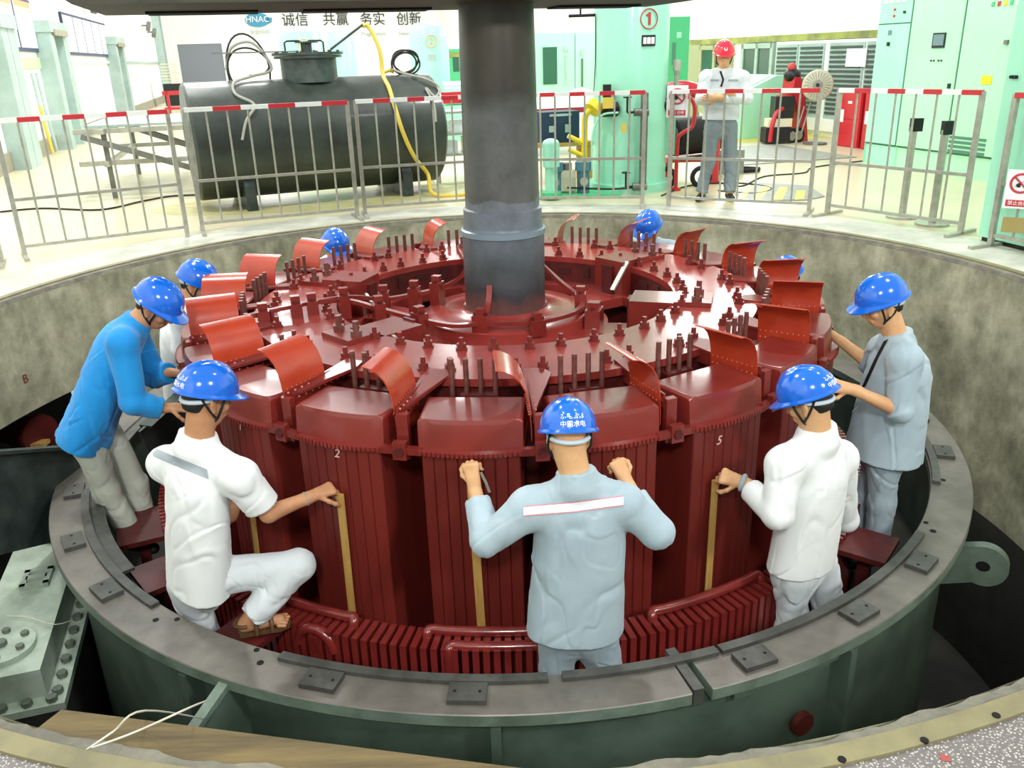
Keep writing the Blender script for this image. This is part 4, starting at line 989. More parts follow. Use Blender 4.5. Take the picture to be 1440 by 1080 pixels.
# -- short-sleeved worker kneeling at the left, sandals
Y = -2.03; J = std_pose(-1.36, -2.0, DECK, math.radians(40))
J.update(head=at(291, 558, Y+.02), hf=V((.72, .62, -.30)), hu=V((.22, .20, .95)), nb=at(279, 618, Y), che=at(279, 690, Y), pel=at(282, 805, Y), shL=at(236, 652, Y+.15), shR=at(337, 672, Y-.10),
         elR=at(378, 722, Y-.06), wrR=at(436, 699, Y+.05), hdR=V((.80, .55, .10)), hnR=V((-.2, .25, -.9)), cuR=(.9, 1.1, .8),
         elL=at(322, 724, Y+.32), wrL=at(347, 678, Y+.40), hdL=V((.1, .5, .8)), hnL=V((.5, .5, -.3)), cuL=(1.0, 1.2, .8),
         hipL=at(262, 820, Y+.08), hipR=at(303, 812, Y-.04), knR=at(420, 796, Y+.04), anR=at(352, 868, Y-.08), tdR=V((.93, .30, 0)), knL=at(290, 900, Y+.08), tdL=V((.8, .6, 0)))
J['anL'] = V((J['knL'][0]-.02, J['knL'][1]-.08, DECK+.09))
P2 = person(J, 'short-sleeved man in white kneeling on one leg at the left, blue helmet, brown sandals', CWHITE, CWHITEP, SKIND, HB, .0055, .40, at(285, 822, Y), SANDAL, barefoot=True, marks=TXT, top_name='shirt', face=False)
jk = [c for c in P2.children if c.name.startswith('shirt')][0]
cloth_band(P2, jk, 'grey_stripe', STRIPEG, lerp_pts([at(214, 635, Y-.3), at(250, 650, Y-.3), at(292, 667, Y-.3)], 12), Vector((0, 0, .045)), Vector((.1, 1, -.35)))
bm = nb(); wv = Vector(J['wrR']); hd = Vector(J['hdR']).normalized(); x, y, d = frame(hd); tube(bm, [wv-hd*.02+x*.031*math.cos(t)+y*.031*math.sin(t) for t in [2*PI*i/20 for i in range(20)]], .004, 6, True); finish(bm, 'bracelet', STEEL, P2)
# -- man in bright blue jacket bending over at the left
Y = -.95; J = std_pose(-2.4, -.95, -1.02, math.radians(10))
J.update(head=at(221, 430, Y+.02), hf=V((.80, -.12, -.60)), hu=V((.58, -.05, .80)), nb=at(191, 452, Y), che=at(165, 492, Y), pel=at(126, 598, Y), fwd=V((.85, .15, -.42)), shL=at(186, 465, Y+.20), shR=at(172, 482, Y-.17),
         elR=at(186, 566, Y-.20), wrR=at(232, 574, Y-.10), hdR=V((.9, .3, -.1)), hnR=V((0, .3, -.9)), elL=at(216, 528, Y+.22), wrL=at(240, 524, Y+.16), hdL=V((.95, -.1, -.05)), hnL=V((0, 0, -1)), cuL=(.5, .6, .4),
         hipL=at(150, 610, Y+.10), hipR=at(121, 612, Y-.09), knR=at(150, 690, Y-.06), anR=at(186, 757, Y-.02), knL=at(190, 680, Y+.16), anL=at(207, 742, Y+.16), tdR=V((.9, -.3, 0)), tdL=V((.95, .1, 0)))
J['base'] = V((J['anR'][0], J['anR'][1], J['anR'][2]-.08))
P3 = person(J, 'man in bright blue jacket and pale trousers bending over at the left', CBLUE, CBEIGE, SKIND, HB, .006, .96, at(130, 618, Y), marks=([('◎', .05)], 0, .045, .04), loose=1.1)
# -- right worker in white, back turned
Y = -1.95; J = std_pose(1.32, -1.98, DECK, math.radians(125))
J.update(head=at(1137, 562, Y), hf=V((-.72, .55, -.42)), hu=V((-.30, .22, .93)), nb=at(1151, 608, Y), che=at(1146, 680, Y), pel=at(1128, 785, Y), shL=at(1104, 655, Y-.12), shR=at(1180, 645, Y+.14),
         elL=at(1092, 724, Y-.20), wrL=at(1048, 680, Y+.02), hdL=V((-.85, .45, .18)), hnL=V((.2, .6, -.6)), cuL=(.9, 1.1, .8), elR=at(1188, 730, Y+.30), wrR=at(1150, 700, Y+.48), hdR=V((-.7, .6, .2)), hnR=V((-.5, -.3, -.6)),
         hipL=at(1110, 795, Y-.05), hipR=at(1152, 790, Y+.07), knL=at(1112, 862, Y-.02), knR=at(1164, 850, Y+.10))
J['anL'] = V((J['knL'][0]-.02, J['knL'][1]-.03, DECK+.08)); J['anR'] = V((J['knR'][0], J['knR'][1], DECK+.08))
P5 = person(J, 'man in long-sleeved white shirt seen from behind at the right, holding a slat, blue helmet', CWHITE, CWHITEP, SKIN, HB, .0055, .92, at(1128, 793, Y), marks=TXT, top_name='shirt', face=False)
bm = nb(); wv = Vector(J['wrL']); hd = Vector(J['hdL']).normalized(); x, y, d = frame(hd); tube(bm, [wv+hd*.012+x*.033*math.cos(t)+y*.033*math.sin(t) for t in [2*PI*i/20 for i in range(20)]], .012, 8, True); finish(bm, 'glove_cuff', CGREY, P5)
# -- right worker in grey, facing left in profile
Y = -1.15; J = std_pose(2.0, -1.15, -1.02, math.radians(172))
J.update(head=at(1240, 426, Y), hf=V((-.92, -.05, -.30)), hu=V((-.25, 0, .97)), nb=at(1262, 472, Y), che=at(1262, 528, Y), pel=at(1244, 625, Y), fwd=V((-.97, -.15, .05)), shL=at(1274, 506, Y-.19), shR=at(1242, 492, Y+.19),
         elL=at(1266, 578, Y-.24), wrL=at(1200, 548, Y-.22), hdL=V((-.95, .1, .22)), hnL=V((-.2, .8, -.4)), cuL=(.8, .9, .7), elR=at(1224, 512, Y+.25), wrR=at(1180, 478, Y+.34), hdR=V((-.8, .3, .5)), hnR=V((-.5, -.5, -.5)),
         hipL=at(1246, 632, Y-.09), hipR=at(1240, 630, Y+.09), knL=at(1240, 706, Y-.11), anL=at(1230, 778, Y-.11), knR=at(1218, 700, Y+.09), anR=at(1208, 760, Y+.09), tdL=V((-.95, -.2, 0)), tdR=V((-.98, 0, 0)))
J['base'] = V((J['anL'][0], J['anL'][1], J['anL'][2]-.08))
P6 = person(J, 'man in grey uniform with rolled sleeves standing in profile at the right', CGREY, CGREYP, SKIN, HB, .0055, .62, at(1240, 638, Y), loose=1.12, flat=.86, marks=([('检修', .03)], PI/2, .05, .04))
jk = [c for c in P6.children if c.name.startswith('jacket')][0]
cloth_band(P6, jk, 'collar_lining', STRAP, lerp_pts([at(1246, 478, Y-.4), at(1232, 505, Y-.4), at(1214, 545, Y-.4)], 10), Vector((.022, 0, .012)), Vector((.25, 1, -.2)))
# -- workers on the far side, mostly hidden by the rotor
def far_worker(u, v, Y, zf, label, top, bottom, yaw=None, hd=None, hfz=-.5):
    c = V(at(u, v, Y))-V((0, 0, .05)); yw = yawto(c[0], c[1]) if yaw is None else yaw
    f = V((math.cos(yw), math.sin(yw), 0)); hgt = c[2]-zf+.14
    J = std_pose(c[0]-f[0]*.08, c[1]-f[1]*.08, zf, yw, hgt); J['head'] = c; hf = nrm(f+V((0, 0, hfz))); J['hf'] = hf; J['hu'] = V((0, 0, 1))
    J['nb'] = c-V((0, 0, .14))-f*.05
    for s in 'LR':
        l = J['left']*(1 if s == 'L' else -1); J['el'+s] = J['sh'+s]+V((0, 0, -.26))+l*.06+f*.05; J['wr'+s] = J['el'+s]+f*.20+V((0, 0, .10)); J['hd'+s] = f; J['hn'+s] = V((0, 0, -1))
    return person(J, label, top, bottom, SKIND, HB, .009, .95, J['pel']-V((0, 0, .06)), face=False, strap=False)
far_worker(471, 338, 1.80, DECK, 'far worker whose blue helmet shows behind the left rear fan blades', CWHITE, CGREYP)
far_worker(912, 312, 1.98, DECK, 'far worker whose blue helmet shows right of the shaft, behind studs', CGREY, CGREYP)
far_worker(1106, 380, .80, DECK, 'worker almost wholly hidden behind a right-hand fan blade, sliver of blue helmet', CWHITE, CGREYP)
# white-shirted worker behind the blue jacket
Yh = .12; c = V(at(277, 394, Yh))-V((0, 0, .02)); J = std_pose(c[0]-.05, c[1]-.02, DECK+.40, math.radians(-5), 1.62)
J.update(head=c, hf=V((.85, -.1, -.4)), hu=V((.35, 0, .93)), nb=at(258, 428, Yh), che=at(254, 470, Yh), shR=at(257, 448, Yh-.17), shL=at(262, 440, Yh+.19), pel=at(262, 555, Yh))
J['elR'] = V(at(256, 492, Yh-.20)); J['wrR'] = V(at(276, 512, Yh-.16)); J['hdR'] = V((.9, 0, -.4)); J['hnR'] = V((0, .3, -1)); J['elL'] = V(at(280, 480, Yh+.2)); J['wrL'] = V(at(300, 490, Yh+.15)); J['hdL'] = V((1, 0, 0)); J['hnL'] = V((0, 0, -1))
person(J, 'worker in white shirt half hidden behind the orange blades at the left', CWHITE, CWHITEP, SKIND, HB, .008, .80, V(J['pel'])-V((0, 0, .05)), face=False, top_name='shirt')
# -- supervisor with red helmet on the hall floor, arms crossed
Yr = 4.32; J = std_pose(2.42, 4.32, 0, -PI/2-.10)
J.update(head=at(1018, 78, Yr-.02), hf=V((-.12, -.98, -.12)), hu=V((0, -.12, .99)), nb=at(1019, 100, Yr), che=at(1017, 120, Yr), pel=at(1013, 172, Yr), shR=at(994, 109, Yr), shL=at(1044, 109, Yr),
         elR=at(987, 138, Yr-.05), wrR=at(1012, 132, Yr-.20), hdR=V((.9, -.2, .1)), hnR=V((0, .9, 0)), elL=at(1050, 138, Yr-.05), wrL=at(1010, 137, Yr-.23), hdL=V((-.95, -.1, -.02)), hnL=V((0, .9, 0)), cuL=(.3, .4, .3),
         hipR=at(1002, 178, Yr), hipL=at(1026, 178, Yr), knR=at(996, 228, Yr), knL=at(1028, 226, Yr), anR=at(986, 272, Yr-.02), anL=at(1026, 274, Yr-.05), tdR=V((-.45, -.9, 0)), tdL=V((-.05, -1, 0)))
for s in 'LR': J['an'+s] = V((J['an'+s][0], J['an'+s][1], .085))
P10 = person(J, 'man in red helmet and grey work clothes standing with crossed arms behind the railing', CPALE, mat('cloth_mid_grey', (.50, .55, .58), .85), SKIN, HR, .0065, .95, at(1014, 168, Yr), marks=([('◎', .05)], 0, .05, .04))
jk = [c for c in P10.children if c.name.startswith('jacket')][0]
cloth_band(P10, jk, 'lanyard', STRAP, lerp_pts([at(1013, 100, Yr-.4), at(1017, 112, Yr-.4), at(1014, 122, Yr-.4)], 8), Vector((.022, 0, 0)), Vector((0, 1, 0)), 2)
for x0, x1 in ((999, 1011), (1024, 1038)): cloth_band(P10, jk, 'pocket_flap', CGREYP, lerp_pts([at(x0, 113, Yr-.4), at(x1, 113, Yr-.4)], 6), Vector((0, 0, .02)), Vector((0, 1, 0)), 2)
# ================================================================== RAILINGS
def rail(label, p0, p1, nbal, first='w', nband=8, h=1.2, feet=(0, 1), skip=(), posts=(0, 1)):
    p0 = Vector(p0); p1 = Vector(p1); D = (p1-p0).normalized(); L = (p1-p0).length; N = Vector((-D.y, D.x, 0)); Zv = Vector((0, 0, 1))
    t = thing('safety_railing', label, 'railing', (p0+p1)/2, 'railing panels round the pit')
    for k in posts:
        p = (p0, p1)[k]; bm = nb(); box(bm, p+Zv*(h/2+.01), (.04, .04, h), D); finish(bm, 'post', STEEL, t)
        if k in feet: bm = nb(); box(bm, p+Zv*.014, (.04, .46, .028), D); finish(bm, 'foot', STEEL, t)
    bm = nb(); a = 0
    for i in range(nband):
        box(bm, p0+D*(L*(i+.5)/nband)+Zv*(h), (L/nband, .042, .042), D, mi=(i+(first == 'r')) % 2)
    finish(bm, 'top_rail', [BANDW, BANDR], t, smooth=False)
    for nm, z, s in (('middle_rail', .52, .028), ('bottom_rail', .10, .028)):
        bm = nb(); box(bm, (p0+p1)/2+Zv*z, (L, s, s), D); finish(bm, nm, STEEL, t)
    for i in range(1, nbal+1):
        if i in skip: continue
        bm = nb(); q = p0+D*(L*i/(nbal+1)); cyl(bm, q+Zv*.10, q+Zv*h, .0105, n=8); finish(bm, 'baluster', STEEL, t)
    return t
rail('railing panel above the blue-jacketed man at left, third from the shaft', atz(36, 362), atz(264, 333), 7, 'w', 8, feet=(0,))
rail('railing panel cut by the left edge of the photo', atz(4, 372)+Vector((-1.55, -.75, 0)), atz(4, 372), 7, 'r', 8, feet=(1,))
rail('railing panel in front of the left half of the black tank', atz(286, 328), atz(503, 307), 7, 'w', 6, feet=(0, 1))
rail('railing panel before the right end of the black tank, left of the shaft', atz(514, 304), Vector((.10, 4.36, 0)), 7, 'w', 9, feet=(0,))
rail('railing panel right of the shaft in front of tank marked 1', Vector((.30, 4.22, 0)), atz(903, 290), 7, 'w', 8, feet=(1,))
rail('railing panel in front of the man in red helmet', atz(940, 290), atz(1137, 300), 7, 'w', 8, feet=(1,))
rail('railing panel in front of the row of mint cabinets', atz(1163, 302), atz(1350, 330), 6, 'w', 8, feet=(0, 1))
rail('railing panel with prohibition sign at the right edge', atz(1392, 347), atz(1392, 347)+Vector((.55, -1.45, 0)), 7, 'r', 8, feet=(0,))
def sign(label, p, w_, h_, X):
    X = Vector(X).normalized(); Zv = Vector((0, 0, 1)); N = X.cross(Zv); t = thing('warning_sign', label, 'sign', p)
    bm = nb(); box(bm, p, (w_, .008, h_), X); finish(bm, 'board', HW, t)
    c = p+N*.006+Zv*h_*.16; r = w_*.34
    bm = nb(); tube(bm, [c+X*r*math.cos(a)+Zv*r*math.sin(a) for a in [2*PI*i/28 for i in range(28)]], r*.13, 6, True); tube(bm, [c-X*r*.7+Zv*r*.7, c+X*r*.7-Zv*r*.7], r*.11, 6); finish(bm, 'prohibition_ring', INKR, t)
    bm = nb(); sphere(bm, c-X*r*.1-Zv*r*.2, r*.38, 10, (1.2, .1, .7)); bar(bm, [c-X*r*.1, c+X*r*.5+Zv*r*.4], r*.18, .002); finish(bm, 'hand_symbol', INK, t)
    bm = nb(); box(bm, p+N*.006-Zv*h_*.36, (w_*.82, .006, h_*.17), X); finish(bm, 'red_caption', INKR, t)
    text_mesh('caption_text', '禁止合闸', h_*.12, HW, p+N*.010-Zv*h_*.36, X, Zv, t, .001)
sign('prohibition sign hung on the railing beside the tank marked 1', atz(945, 288)+Vector((0, -.06, 1.10)), .22, .32, (1, -.3, 0))
pq = atz(1392, 347); dd = Vector((.55, -1.45, 0)).normalized(); sign('prohibition sign hung on the railing at the right edge', pq+dd*.20+Vector((-.03, -.02, .50)), .21, .30, (.80, -.6, 0))
bm = nb(); box(bm, pq+dd*.22+Vector((-.03, -.02, .22)), (.20, .01, .12), (.80, -.6, 0)); tag(finish(bm, 'brown_board', mat('kraft_board', (.62, .56, .34), .7)), 'brown cardboard plate low on the railing at right edge', 'board')

# ================================================================== BLACK TANK
ax = Vector((.917, .40, 0)).normalized(); tn = Vector((-ax.y, ax.x, 0)); tc = Vector((-2.25, 5.47, .76)); TL, TR = 2.98, .665
TK = thing('steel_tank', 'long black steel tank lying behind the railing at left', 'tank', (tc.x, tc.y, 0))
bm = nb(); lathe(bm, [(0, -TL/2), (TR-.03, -TL/2), (TR, -TL/2+.03), (TR, TL/2-.03), (TR-.03, TL/2), (0, TL/2)], tc, 72, axis=ax); finish(bm, 'shell', TANK, TK)
for s in (-1, 1):
    bm = nb(); c_ = tc+ax*s*.95
    prism(bm, [(-.6, 0), (.6, 0), (.6, .28)]+[(TR*1.0*math.sin(a), .76-TR*math.cos(a)) for a in [math.radians(52-13*i) for i in range(9)]]+[(-.6, .28)], -.06, .06, lambda x, y, z: Vector((c_.x, c_.y, 0))+tn*x+Vector((0, 0, y))+ax*z); finish(bm, 'saddle', TANKD, TK)
mc = tc+ax*.0+Vector((0, 0, TR-.05))
bm = nb(); cyl(bm, mc, mc+Vector((0, 0, .27)), .33, n=40); cyl(bm, mc+Vector((0, 0, .27)), mc+Vector((0, 0, .30)), .40, n=40); mw = finish(bm, 'manway', TANKD, TK)
bm = nb(); cyl(bm, mc+Vector((0, 0, .305)), mc+Vector((0, 0, .335)), .42, n=40); cyl(bm, mc+Vector((0, 0, .335)), mc+Vector((0, 0, .44)), .06, n=16); cyl(bm, mc+Vector((0, 0, .44)), mc+Vector((0, 0, .455)), .14, n=16)
finish(bm, 'manway_lid', TANKD, TK)
for s in (-.16, .10):
    bm = nb(); q = mc+ax*s+Vector((0, 0, .335)); tube(bm, [q-ax*.10, q-ax*.10+Vector((0, 0, .11)), q-ax*.07+Vector((0, 0, .13)), q+ax*.07+Vector((0, 0, .13)), q+ax*.10+Vector((0, 0, .11)), q+ax*.10], .012, 8); finish(bm, 'lid_handle', TANKD, TK)
for j in range(12):
    bm = nb(); a = 2*PI*j/12; q = mc+ax*.37*math.cos(a)+tn*.37*math.sin(a); hexa(bm, q+Vector((0, 0, .335)), (0, 0, 1), .018, .02); finish(bm, 'flange_bolt', TANKD, mw)
bm = nb(); q = mc+Vector((0, 0, .35)); box(bm, q-ax*.62, (.95, .10, .014), ax); tag(finish(bm, 'steel_strip', STEELD), 'thin steel strip lying on the tank lid and sticking out left', 'strip')
bm = nb(); q = mc+ax*.28+Vector((0, 0, .36)); tube(bm, [q, q+ax*.42+Vector((0, 0, .27))], .016, 8); tag(finish(bm, 'crow_bar', TANKD), 'dark bar rising from the tank lid to the yellow hose', 'bar')
def hose(name, label, cat, pts, r, m, sub=6): bm = nb(); tube(bm, smooth_path(pts, sub), r, 8); return tag(finish(bm, name, m), label, cat)
tf_ = lambda s, a, r=TR+.025: tc+ax*s - tn*(r*math.sin(a)) + Vector((0, 0, r*math.cos(a)))
hose('yellow_hose', 'yellow hose hanging over the tank front from the top bar', 'hose', [mc+ax*.70+Vector((0, 0, .62)), mc+ax*.78+Vector((0, 0, .60)), mc+ax*.86-tn*.10+Vector((0, 0, .35)), tf_(.86, .25), tf_(.84, .7), tf_(.85, 1.2), tf_(.90, 1.57, TR+.04), tf_(1.02, 1.95, TR+.08), tf_(1.22, 2.3, TR+.1), Vector((-.80, 5.15, .03)), Vector((-.2, 5.25, .03))], .026, YHOSE)
hose('grey_cable', 'grey cable draped over the left part of the tank', 'cable', [tf_(-.95, -.1, TR+.12), tf_(-.86, -.05, TR+.36), tf_(-.62, 0, TR+.40), tf_(-.45, .05, TR+.12), tf_(-.70, .15, TR+.05), tf_(-.92, .35), tf_(-.95, .7), tf_(-.78, .95, TR+.04), tf_(-.9, 1.2), tf_(-.98, 1.5)], .016, CABLEG)
hose('dark_cable', 'dark cable loop standing on top of the tank at left', 'cable', [tf_(-.70+.24*math.cos(a), -.04+.05*math.sin(a*.5), TR+.13+(.10+.02*k_)*math.sin(a)+.03*math.cos(a*.5)) for k_, a in enumerate([-PI/2+2*PI*i_/10 for i_ in range(22)])], .011, CABLEK, 3)
hose('grey_cable', 'grey cable draped over the right part of the tank', 'cable', [tf_(1.02, 0, TR+.08), tf_(1.08, .15, TR+.04), tf_(1.22, .35), tf_(1.36, .55, TR+.04), tf_(1.48, .75), tf_(1.38, .95, TR+.03), tf_(1.30, .75), tf_(1.34, 1.1), tf_(1.33, 1.4)], .014, CABLEG)
hose('dark_cable', 'dark cable coil standing on top of the tank at right', 'cable', [tf_(1.22+(.17+.03*math.sin(a*.4))*math.cos(a), -.02+.06*math.sin(a*.5), TR+.14+.13*math.sin(a)+.02*math.cos(a*.7)) for a in [-PI/2+2*PI*i_/10 for i_ in range(30)]], .012, CABLEK, 3)
hose('yellow_hose', 'end of yellow hose lying on top of the tank', 'hose', [tf_(.9, -.05, TR+.02), tf_(1.0, 0, TR+.05), tf_(1.05, .0, TR+.03)], .02, YHOSE)
hose('black_cable', 'thin black cable on the floor behind the left railing', 'cable', [atz(0, 298, .01), atz(60, 293, .01), atz(140, 295, .01), atz(200, 283, .01), atz(240, 276, .01), atz(285, 274, .01)], .012, CABLEK)
bm = nb(); prism(bm, [(2.0*math.cos(a)*(1+.06*math.sin(3*a)), 1.0*math.sin(a)*(1+.08*math.sin(4*a+1))) for a in [2*PI*i/60 for i in range(60)]], 0, .0015, lambda x, y, z: Vector((tc.x, tc.y, 0))+ax*x+tn*y+Vector((0, 0, z))); o = finish(bm, 'oil_stain', FLOORO); tag(o, 'yellowish stained floor patch under the black tank', 'stain')

# ================================================================== LEFT: RACK, BARRIER
rk = thing('steel_rack', 'bare steel trestle frame left of the black tank', 'rack', hall(-2.9, 8.2))
bm = nb()
def beam(m, p, q, s, parent, name): bm = nb(); bar(bm, [p, q], s, s); finish(bm, name, m, parent)
for w_, u_ in ((-3.35, 7.1), (-2.2, 7.1), (-3.35, 9.8), (-2.2, 9.8)): beam(STEELD, hall(w_, u_, 0), hall(w_, u_, .85), .06, rk, 'leg')
for z_ in (.85, .45): 
    for a, b in (((-3.7, 7.1), (-2.0, 7.1)), ((-3.7, 9.8), (-2.0, 9.8)), ((-3.35, 6.9), (-3.35, 10)), ((-2.2, 6.9), (-2.2, 10))): beam(STEEL, hall(*a, z_), hall(*b, z_), .06, rk, 'cross_bar')
beam(STEELD, hall(-3.6, 7.0, .80), hall(-2.1, 7.0, .25), .07, rk, 'diagonal_brace'); beam(STEELD, hall(-3.3, 9.0, .80), hall(-1.9, 8.0, .35), .07, rk, 'diagonal_brace')
bm = nb(); hbox(bm, -3.6, -2.0, 7.3, 9.6, .88, .91); finish(bm, 'top_sheet', PILG, rk)
rb_ = thing('red_barrier', 'red barrier frame on the floor beyond the trestle', 'barrier', hall(-3.5, 24))
bm = nb(); hbox(bm, -4.1, -1.6, 24, 25.2, .35, .42); finish(bm, 'panel', REDX, rb_)
for w_ in (-4.0, -2.9, -1.8): bm = nb(); hbox(bm, w_, w_+.08, 24, 24.1, 0, .9); finish(bm, 'post', REDX, rb_)
bm = nb(); hbox(bm, -4.1, -1.6, 24, 24.08, .78, .9); finish(bm, 'top_bar', REDX, rb_)
sl = thing('slatted_stand', 'small black and cream slatted stand beside the grey door', 'stand', hall(-4.9, 36))
for i in range(7): bm = nb(); hbox(bm, -5.1, -4.4, 36, 36.3, .95+.12*i, 1.0+.12*i); finish(bm, 'slat', CREAM, sl)
bm = nb(); hbox(bm, -5.1, -4.4, 36, 36.5, 0, .9); finish(bm, 'base_box', BLACK, sl)

# ================================================================== PRESSURE TANKS
def ptank(label, c, r, h, num, fit=True):
    t = thing('pressure_tank', label, 'tank', c); c = Vector(c)
    bm = nb(); lathe(bm, [(0, .12), (r, .12), (r, h-.3), (r*.9, h-.12), (r*.6, h-.02), (0, h)], c, 48); finish(bm, 'shell', MINTP, t)
    bm = nb(); cyl(bm, c, c+Vector((0, 0, .10)), r*1.16, n=40); cyl(bm, c+Vector((0, 0, .1)), c+Vector((0, 0, .32)), r*1.02, n=40); finish(bm, 'skirt', MINTP, t)
    d = (CAM_O-c); d.z = 0; d.normalize(); X = Vector((0, 0, 1)).cross(d)
    return t, c, d, X
T1, c1, d1, x1 = ptank('big mint pressure tank marked 1 right of the shaft', (1.62, 5.42, 0), .445, 3.4, '1')
def on_tank(c, d, x, r, s, z, e=.004): a = s/r; return c+(d*math.cos(a)+x*math.sin(a))*(r+e)+Vector((0, 0, z)), (x*math.cos(a)-d*math.sin(a))
p, X_ = on_tank(c1, d1, x1, .445, .20, 1.95); bm = nb(); tube(bm, [p+X_*.105*math.cos(a)+Vector((0, 0, .105*math.sin(a))) for a in [2*PI*i/36 for i in range(36)]], .007, 6, True); finish(bm, 'number_ring', INKR, T1)
p1_ = p; bm = nb(); prism(bm, [(-.012, -.065), (.020, -.065), (.020, .068), (-.006, .068), (-.040, .040), (-.030, .024), (-.012, .036)], -.004, .006, lambda x, y, z: p1_+X_*x+Vector((0, 0, y))+X_.cross(Vector((0, 0, 1)))*z); finish(bm, 'number', INKR, T1, smooth=False)
p, X_ = on_tank(c1, d1, x1, .445, .20, 1.72); bm = nb(); box(bm, p, (.17, .01, .12), X_); npl = finish(bm, 'name_plate', INK, T1); bm = nb()
for i in range(3): box(bm, p+X_*(-.05+.05*i)-X_.cross(Vector((0, 0, 1)))*-.007, (.04, .004, .07), X_)
finish(bm, 'plate_print', HW, npl)
lg = thing('level_gauge', 'steel level gauge tube standing before tank marked 1', 'gauge', (1.60, 4.70, 0))
p0 = atz(905, 272, 0); p0.z = 0; gx = Vector((1.70, 4.84, 0))
bm = nb(); cyl(bm, gx+Vector((0, 0, .12)), gx+Vector((0, 0, 1.16)), .045, n=16); finish(bm, 'tube', STEELD, lg)
for z_ in (.10, .95):
    bm = nb(); cyl(bm, gx+Vector((-.12, 0, z_)), gx+Vector((.05, 0, z_)), .045, n=12); finish(bm, 'valve_body', STEELD, lg)
    bm = nb(); q = gx+Vector((-.20, 0, z_)); cyl(bm, q, q+Vector((0, 0, .16)), .012, n=8); cyl(bm, q+Vector((0, 0, .16)), q+Vector((0, 0, .175)), .05, n=14); cyl(bm, q, gx+Vector((-.1, 0, z_)), .014, n=8); finish(bm, 'valve_wheel', BLACK, lg)
bm = nb(); q = gx+Vector((-.24, -.02, .78)); box(bm, q, (.06, .01, .10)); finish(bm, 'tag', YHOSE, lg)
bm = nb(); tube(bm, smooth_path([gx+Vector((0, 0, .1)), gx+Vector((-.35, 0, .08)), gx+Vector((-.9, .02, .11))], 5), .012, 8); finish(bm, 'drain_pipe', CABLEK, lg)
bm = nb(); tube(bm, smooth_path([gx+Vector((-.3, .02, .95)), gx+Vector((-.5, .02, .92)), gx+Vector((-.6, .02, .7)), gx+Vector((-.6, .02, .3))], 5), .012, 8); finish(bm, 'capillary_pipe', MINTP, lg)
# gauge bracket with round dial near the tank top left
db = thing('pressure_gauge', 'round pressure gauge on a bracket at the upper left of tank marked 1', 'gauge', (1.15, 5.3, 2.1))
q = c1-x1*.42+d1*.12; bm = nb(); tube(bm, [q+Vector((0, 0, 2.02)), q-x1*.32+Vector((0, 0, 2.02))], .018, 8); tube(bm, [q-x1*.18+Vector((0, 0, 2.02)), q-x1*.18+Vector((0, 0, 2.18))], .012, 8); finish(bm, 'bracket', BLACK, db)
bm = nb(); cyl(bm, q-x1*.18+Vector((0, 0, 2.25)), q-x1*.18+d1*.05+Vector((0, 0, 2.25)), .085, n=24); finish(bm, 'dial', STEEL, db)
bm = nb(); tube(bm, smooth_path([q+d1*.05+Vector((0, 0, 2.0)), q+d1*.05+Vector((0, 0, 1.5)), q-x1*.02+d1*.05+Vector((0, 0, 1.15))], 4), .006, 6); finish(bm, 'wire', CABLEK, db)
for lb, wc, uc, r, num in (('pale mint pressure tank marked 2 behind the black tank', -.35, 14.0, .46, '2'), ('pale mint tank behind the right end of the black tank', 2.15, 13.2, .40, '2'), ('slim pale tank between the two tanks behind the black tank', .75, 17.0, .33, None)):
    T2, c2, d2, x2 = ptank(lb, hall(wc, uc), r, 2.30, num)
    if num:
        p, X_ = on_tank(c2, d2, x2, r, .05, 1.92); bm = nb(); tube(bm, [p+X_*.115*math.cos(a)+Vector((0, 0, .115*math.sin(a))) for a in [2*PI*i/30 for i in range(30)]], .009, 6, True); finish(bm, 'number_ring', ORANGE, T2)
        text_mesh('number', num, .17, ORANGE, p, X_, (0, 0, 1), T2, .004)
        p, X_ = on_tank(c2, d2, x2, r, .05, 1.62); bm = nb(); box(bm, p, (.16, .01, .11), X_); finish(bm, 'name_plate', PILG, T2)
# yellow valve assembly left of tank 1
yv = thing('yellow_valve_pipe', 'yellow flanged pipe and valve left of tank marked 1', 'pipe', (1.05, 5.0, 0))
q = Vector((1.02, 4.98, 0)); bm = nb(); tube(bm, smooth_path([q+Vector((0, 0, .35)), q+Vector((0, 0, .85)), q+Vector((.03, 0, .95)), q+Vector((.12, .02, 1.02))], 4), .035, 12); finish(bm, 'pipe', YELL, yv)
bm = nb(); cyl(bm, q+Vector((.08, -.02, .98)), q+Vector((.14, .02, 1.04)), .10, n=20); finish(bm, 'flange', YELL, yv)
for z_ in (.45, .60): bm = nb(); tube(bm, [q+Vector((0, 0, z_)), q+Vector((-.20, -.03, z_+.10))], .028, 10); finish(bm, 'branch', YELL, yv)
bm = nb(); cyl(bm, q+Vector((.22, .0, .98)), q+Vector((.38, .06, .98)), .085, n=16); cyl(bm, q+Vector((.26, 0, 1.0)), q+Vector((.26, 0, 1.26)), .05, n=12); finish(bm, 'actuator', BLACK, yv)
bm = nb(); box(bm, q+Vector((.26, -.10, 1.06)), (.12, .06, .12)); finish(bm, 'actuator_box', YHOSE, yv)
for dx in (-.02, -.36):
    bm = nb(); cyl(bm, q+Vector((dx, -.05, .02)), q+Vector((dx, -.05, .30)), .075, n=16); cyl(bm, q+Vector((dx, -.05, .30)), q+Vector((dx, -.05, .40)), .10, n=16); finish(bm, 'blue_valve', BLUE, yv)
    bm = nb(); cyl(bm, q+Vector((dx, -.16, .18)), q+Vector((dx, -.05, .18)), .05, n=14); finish(bm, 'steel_hub', STEEL, yv)
